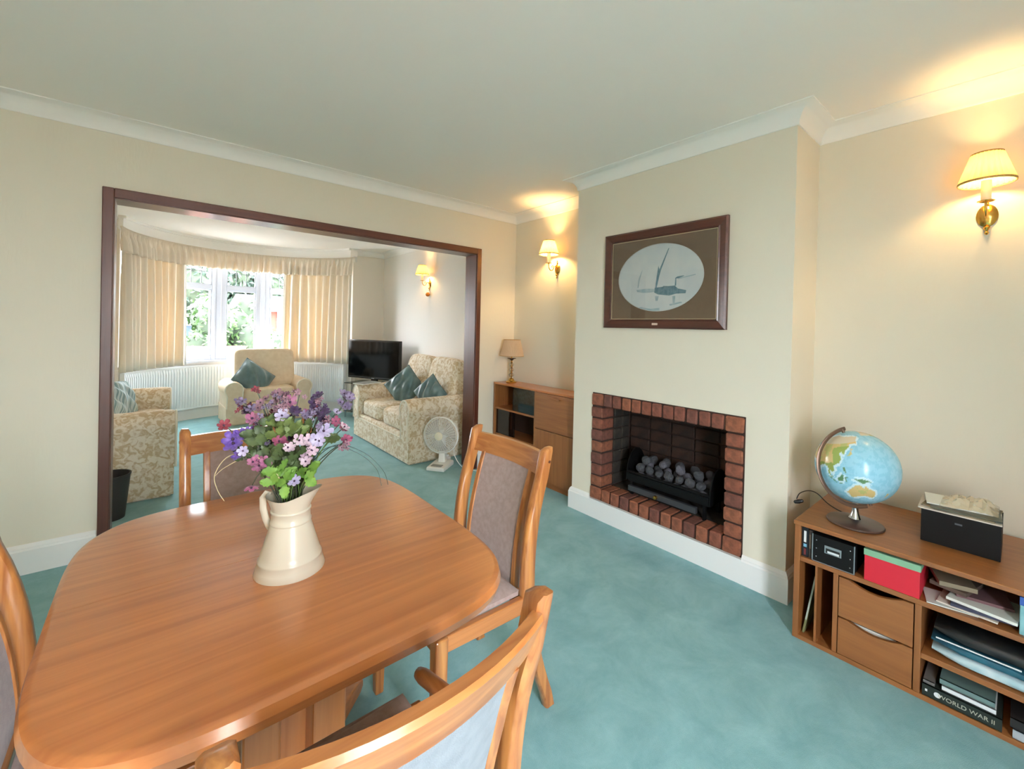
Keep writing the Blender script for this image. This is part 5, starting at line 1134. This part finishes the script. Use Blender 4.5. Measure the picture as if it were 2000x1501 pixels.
for i in range(3):
    a0 = 2 * PI * i / 3 + 0.4; pts = []
    def bl(u, v, a0=a0):
        r_ = 0.02 + 0.125 * u; w_ = (-0.5 + v) * (0.7 + 0.75 * u); return (r_ * math.cos(a0 + w_), r_ * math.sin(a0 + w_), 0.004 + 0.024 * (v - 0.5))
    o = F_('fan_blade', MB().grid(bl, 10, 8, rot), BLD, smooth=True); sd = o.modifiers.new('th', 'SOLIDIFY'); sd.thickness = 0.002
Mi = fn.matrix_world.copy()
fcab = thing('fan_cable', 'white fan cable looping over the carpet to its plug by the jamb', 'cable', (2.78, 0.10, 0))
ca = [(2.79, 0.300, 0.27), (2.83, 0.255, 0.19), (2.80, 0.20, 0.11), (2.805, 0.13, 0.04), (2.82, 0.06, 0.006), (2.845, -0.02, 0.005), (2.88, -0.10, 0.005), (2.945, -0.20, 0.005)]
obj('flex', MB().tube(smooth_path(ca), 0.0035, 6), WHITEP, fcab, smooth=True)
pgx = thing('plug_adaptor', 'white plug and adaptor on the carpet beside the dark jamb', 'plug', (2.80, 0.335, 0))
obj('adaptor_body', MB().box(2.775, 2.835, 0.31, 0.365, 0, 0.045), WHITEP, pgx, bevel=0.006); obj('plug_top', MB().box(2.79, 2.822, 0.322, 0.352, 0.045, 0.068), WHITEP, pgx, bevel=0.006)
bn = thing('waste_bin', 'small dark waste bin beside the half hidden sofa', 'bin', (0.425, 0.585, 0))
obj('bin_body', MB().lathe([(0, 0.004), (0.082, 0.0), (0.107, 0.275), (0.111, 0.278), (0.111, 0.288), (0.103, 0.288), (0.080, 0.012), (0, 0.010)], (0.425, 0.585, 0), 32), mat('dark_bin', (44, 40, 38), 0.5), bn, smooth=True)

# ================================================================== OUTSIDE
BOUNCE_DRIVE = mat('drive_bounce_paving', (206, 201, 192), 0.95, (216, 211, 203), vscale=2.0)  # pale paving put in to bounce daylight into the front room
tag(obj('front_garden', MB().box(-30, 40, 4.3, 45, -0.75, -0.65), BOUNCE_DRIVE), 'pale paved drive added beyond the bay window to bounce daylight', 'driveway')
tag(obj('back_garden', MB().box(-30, 40, -40, -4.5, -0.35, -0.25), mat('patio_bounce_paving', (224, 219, 210), 0.9, (230, 226, 218), vscale=3)), 'unseen garden outside the rear window, paved pale to bounce light', 'garden')  # out-of-view paving made very pale to throw light up onto the ceiling
LFS = [mat('hedge_leaf', (34, 58, 22), 0.6, (54, 84, 32), vscale=3), mat('tree_leaf', (26, 42, 34), 0.6, (40, 60, 46), vscale=2), mat('shrub_leaf', (46, 70, 36), 0.6, (64, 90, 48), vscale=4)]
BARK = mat('bark', (70, 56, 44), 0.9)
def tree(name, label, c, rx, ry, rz_, m, n, leaf, trunk, seed, zg=-0.65):
    r = random.Random(seed); t = thing(name, label, 'tree' if trunk > 0.3 else 'bush', (c[0], c[1], zg))
    mb = MB()
    lumps = [(Vector((r.uniform(-.6, .6) * rx, r.uniform(-.6, .6) * ry, r.uniform(-.6, .6) * rz_)), r.uniform(.35, .6)) for _ in range(14)]
    for i in range(n):
        lc_, ls = r.choice(lumps); d = Vector((r.gauss(0, 1), r.gauss(0, 1), r.gauss(0, 1))).normalized(); k = r.uniform(0.75, 1.0)
        p = Vector(c) + lc_ + Vector((d.x * rx * ls * k, d.y * ry * ls * k, d.z * rz_ * ls * k))
        if p.z < zg + 0.05: p.z = zg + 0.05 + r.random() * 0.3
        u = Vector((r.gauss(0, 1), r.gauss(0, 1), r.gauss(0, 1))).normalized(); w = u.orthogonal().normalized(); s = leaf * r.uniform(.6, 1.2)
        mb.add([tuple(p - u * s), tuple(p + w * s * .5), tuple(p + u * s), tuple(p - w * s * .5)], [(0, 1, 2, 3)])
    o = obj('foliage', mb, m, t); o['kind'] = 'stuff'
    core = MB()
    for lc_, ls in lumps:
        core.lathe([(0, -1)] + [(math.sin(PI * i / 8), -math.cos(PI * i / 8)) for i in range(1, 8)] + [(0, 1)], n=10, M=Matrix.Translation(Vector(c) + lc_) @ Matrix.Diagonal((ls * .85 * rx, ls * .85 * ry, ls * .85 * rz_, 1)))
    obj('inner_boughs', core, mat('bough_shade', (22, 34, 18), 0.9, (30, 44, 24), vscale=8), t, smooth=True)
    obj('trunk', MB().tube([(c[0], c[1], zg), (c[0], c[1], c[2])], 0.06 + trunk * 0.1, 8), BARK, t)
    return t
def brick_house(name, label, x0, x1, y0, y1, z0, z1, zr, wallm, roofm, ridge='x', windows=()):
    t = thing(name, label, 'house', ((x0 + x1) / 2, (y0 + y1) / 2, z0))
    obj('house_wall', MB().box(x0, x1, y0, y1, z0, z1), wallm, t)
    o_ = 0.35
    if ridge == 'x':
        ym = (y0 + y1) / 2; poly = [(y0 - o_, z1 - 0.05), (y1 + o_, z1 - 0.05), (ym, zr)]; obj('roof', MB().prism(poly, 0, x0 - o_, x1 + o_), roofm, t)
    elif ridge == 'hip':
        ym = (y0 + y1) / 2; xm_ = (x0 + x1) / 2
        obj('roof', MB().add([(x0 - o_, y0 - o_, z1), (x1 + o_, y0 - o_, z1), (x1 + o_, y1 + o_, z1), (x0 - o_, y1 + o_, z1), (xm_, ym, zr)], [(3, 2, 1, 0), (0, 1, 4), (1, 2, 4), (2, 3, 4), (3, 0, 4)]), roofm, t)
    else:
        xm_ = (x0 + x1) / 2; poly = [(x0 - o_, z1 - 0.05), (x1 + o_, z1 - 0.05), (xm_, zr)]; obj('roof', MB().prism(poly, 1, y0 + 0.05, y1 + o_), roofm, t); obj('gable_wall', MB().prism([(x0, z1 - 0.06), (x1, z1 - 0.06), (xm_, zr - 0.3)], 1, y0, y0 + 0.04), wallm, t)
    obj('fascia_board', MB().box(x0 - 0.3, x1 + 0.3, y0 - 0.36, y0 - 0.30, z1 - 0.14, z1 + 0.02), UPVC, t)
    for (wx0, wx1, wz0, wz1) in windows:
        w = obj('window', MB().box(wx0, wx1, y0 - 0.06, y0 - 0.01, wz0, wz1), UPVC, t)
        obj('pane', MB().box(wx0 + 0.1, (wx0 + wx1) / 2 - 0.04, y0 - 0.08, y0 - 0.06, wz0 + 0.1, wz1 - 0.1).box((wx0 + wx1) / 2 + 0.04, wx1 - 0.1, y0 - 0.08, y0 - 0.06, wz0 + 0.1, wz1 - 0.1), mat('far_window_glass', (52, 62, 72), 0.1), w)
    return t
HBRICK = mat('house_brick', (96, 46, 36), 0.9, (112, 58, 44), vscale=14); HTILE = mat('house_red_tile', (104, 62, 54), 0.85, (120, 74, 64), vscale=12); HSLATE = mat('house_slate', (58, 64, 76), 0.8, (72, 76, 88), vscale=10); HREND = mat('house_render', (118, 116, 112), 0.9)
def pt(u, v, y): return at_y(u, v, y)
# houses across the road, located from their direction and a plausible distance
a = pt(330, 640, 17); b = pt(386, 640, 17)
brick_house('bungalow', 'brick bungalow with pink tiled roof seen in the first light of the bay', a.x - 3, b.x, 17, 23, -0.65, pt(370, 622, 17).z, pt(350, 596, 20).z, HBRICK, HTILE, 'hip', ((a.x - 0.3, a.x + 1.0, 0.0, 1.2),))
a = pt(483, 640, 22); b = pt(512, 640, 22)
brick_house('rendered_house', 'white rendered gabled house behind the round bush', a.x, b.x + 1.2, 22, 27, -0.65, pt(490, 605, 22).z, pt(500, 570, 22).z, HREND, HSLATE, 'y', ((a.x + 0.5, a.x + 1.5, 0.2, 1.3),))
a = pt(523, 640, 15); b = pt(560, 640, 15)
brick_house('brick_house', 'red brick house with grey slate roof seen in the last light of the bay', a.x - 0.3, b.x + 4.0, 15, 21, -0.65, pt(535, 601, 15).z, pt(535, 578, 18).z, HBRICK, HSLATE, 'x', ((pt(541, 620, 15).x, pt(556, 620, 15).x, pt(545, 640, 15).z - 0.5, pt(545, 606, 15).z),))
c = pt(462, 636, 9.0); tree('round_bush', 'bright green round bush in the middle of the front garden', (c.x, c.y, 0.75), 0.95, 0.8, 1.25, LFS[0], 3800, 0.075, 0.1, 1)
c = pt(388, 652, 8.3); tree('garden_bush', 'light green conical bush in front of the bungalow', (c.x, c.y, 0.35), 0.48, 0.42, 0.9, LFS[2], 2200, 0.06, 0.1, 2)
c = pt(552, 668, 11.0); tree('low_bush', 'light green low bush below the brick house', (c.x, c.y, 0.25), 0.9, 0.6, 0.8, LFS[2], 2200, 0.06, 0.1, 3)
for k, (u, y, w_, h_) in enumerate(((372, 30, 3.4, 4.5), (430, 33, 3.4, 4.2), (470, 38, 3.4, 4.6), (560, 34, 4.5, 4.5))):
    c = pt(u, 560, y); tree('street_tree', ['tall grey green tree behind the bungalow', 'tall grey green tree between the bungalow and the round bush', 'grey green tree rising straight behind the round bush', 'tall grey green tree behind the slate roof'][k], (c.x, c.y, h_ * 0.75), w_ * 0.6, 2.5, h_ * 0.62, LFS[1], 3500, 0.26, 0.9, 20 + k)
hg_ = pt(430, 650, 13.3); tree('boundary_hedge', 'long dark clipped hedge along the far side of the drive', (hg_.x + 0.5, 13.3, 0.1), 6.5, 0.35, 0.62, LFS[0], 9000, 0.09, 0.0, 31)
wl = [pt(436, 697, 7.0), pt(476, 672, 10.0)]
gwm = MB(); gwm.box(pt(436, 690, 7.2).x - 2.0, pt(480, 690, 7.2).x, 7.2, 7.4, -0.65, pt(450, 676, 7.2).z)
tag(obj('garden_wall', gwm, mat('pink_wall_brick', (110, 70, 60), 0.9, (126, 88, 78), vscale=16), bevel=0.02), 'low pinkish brick garden wall below the round bush', 'wall')
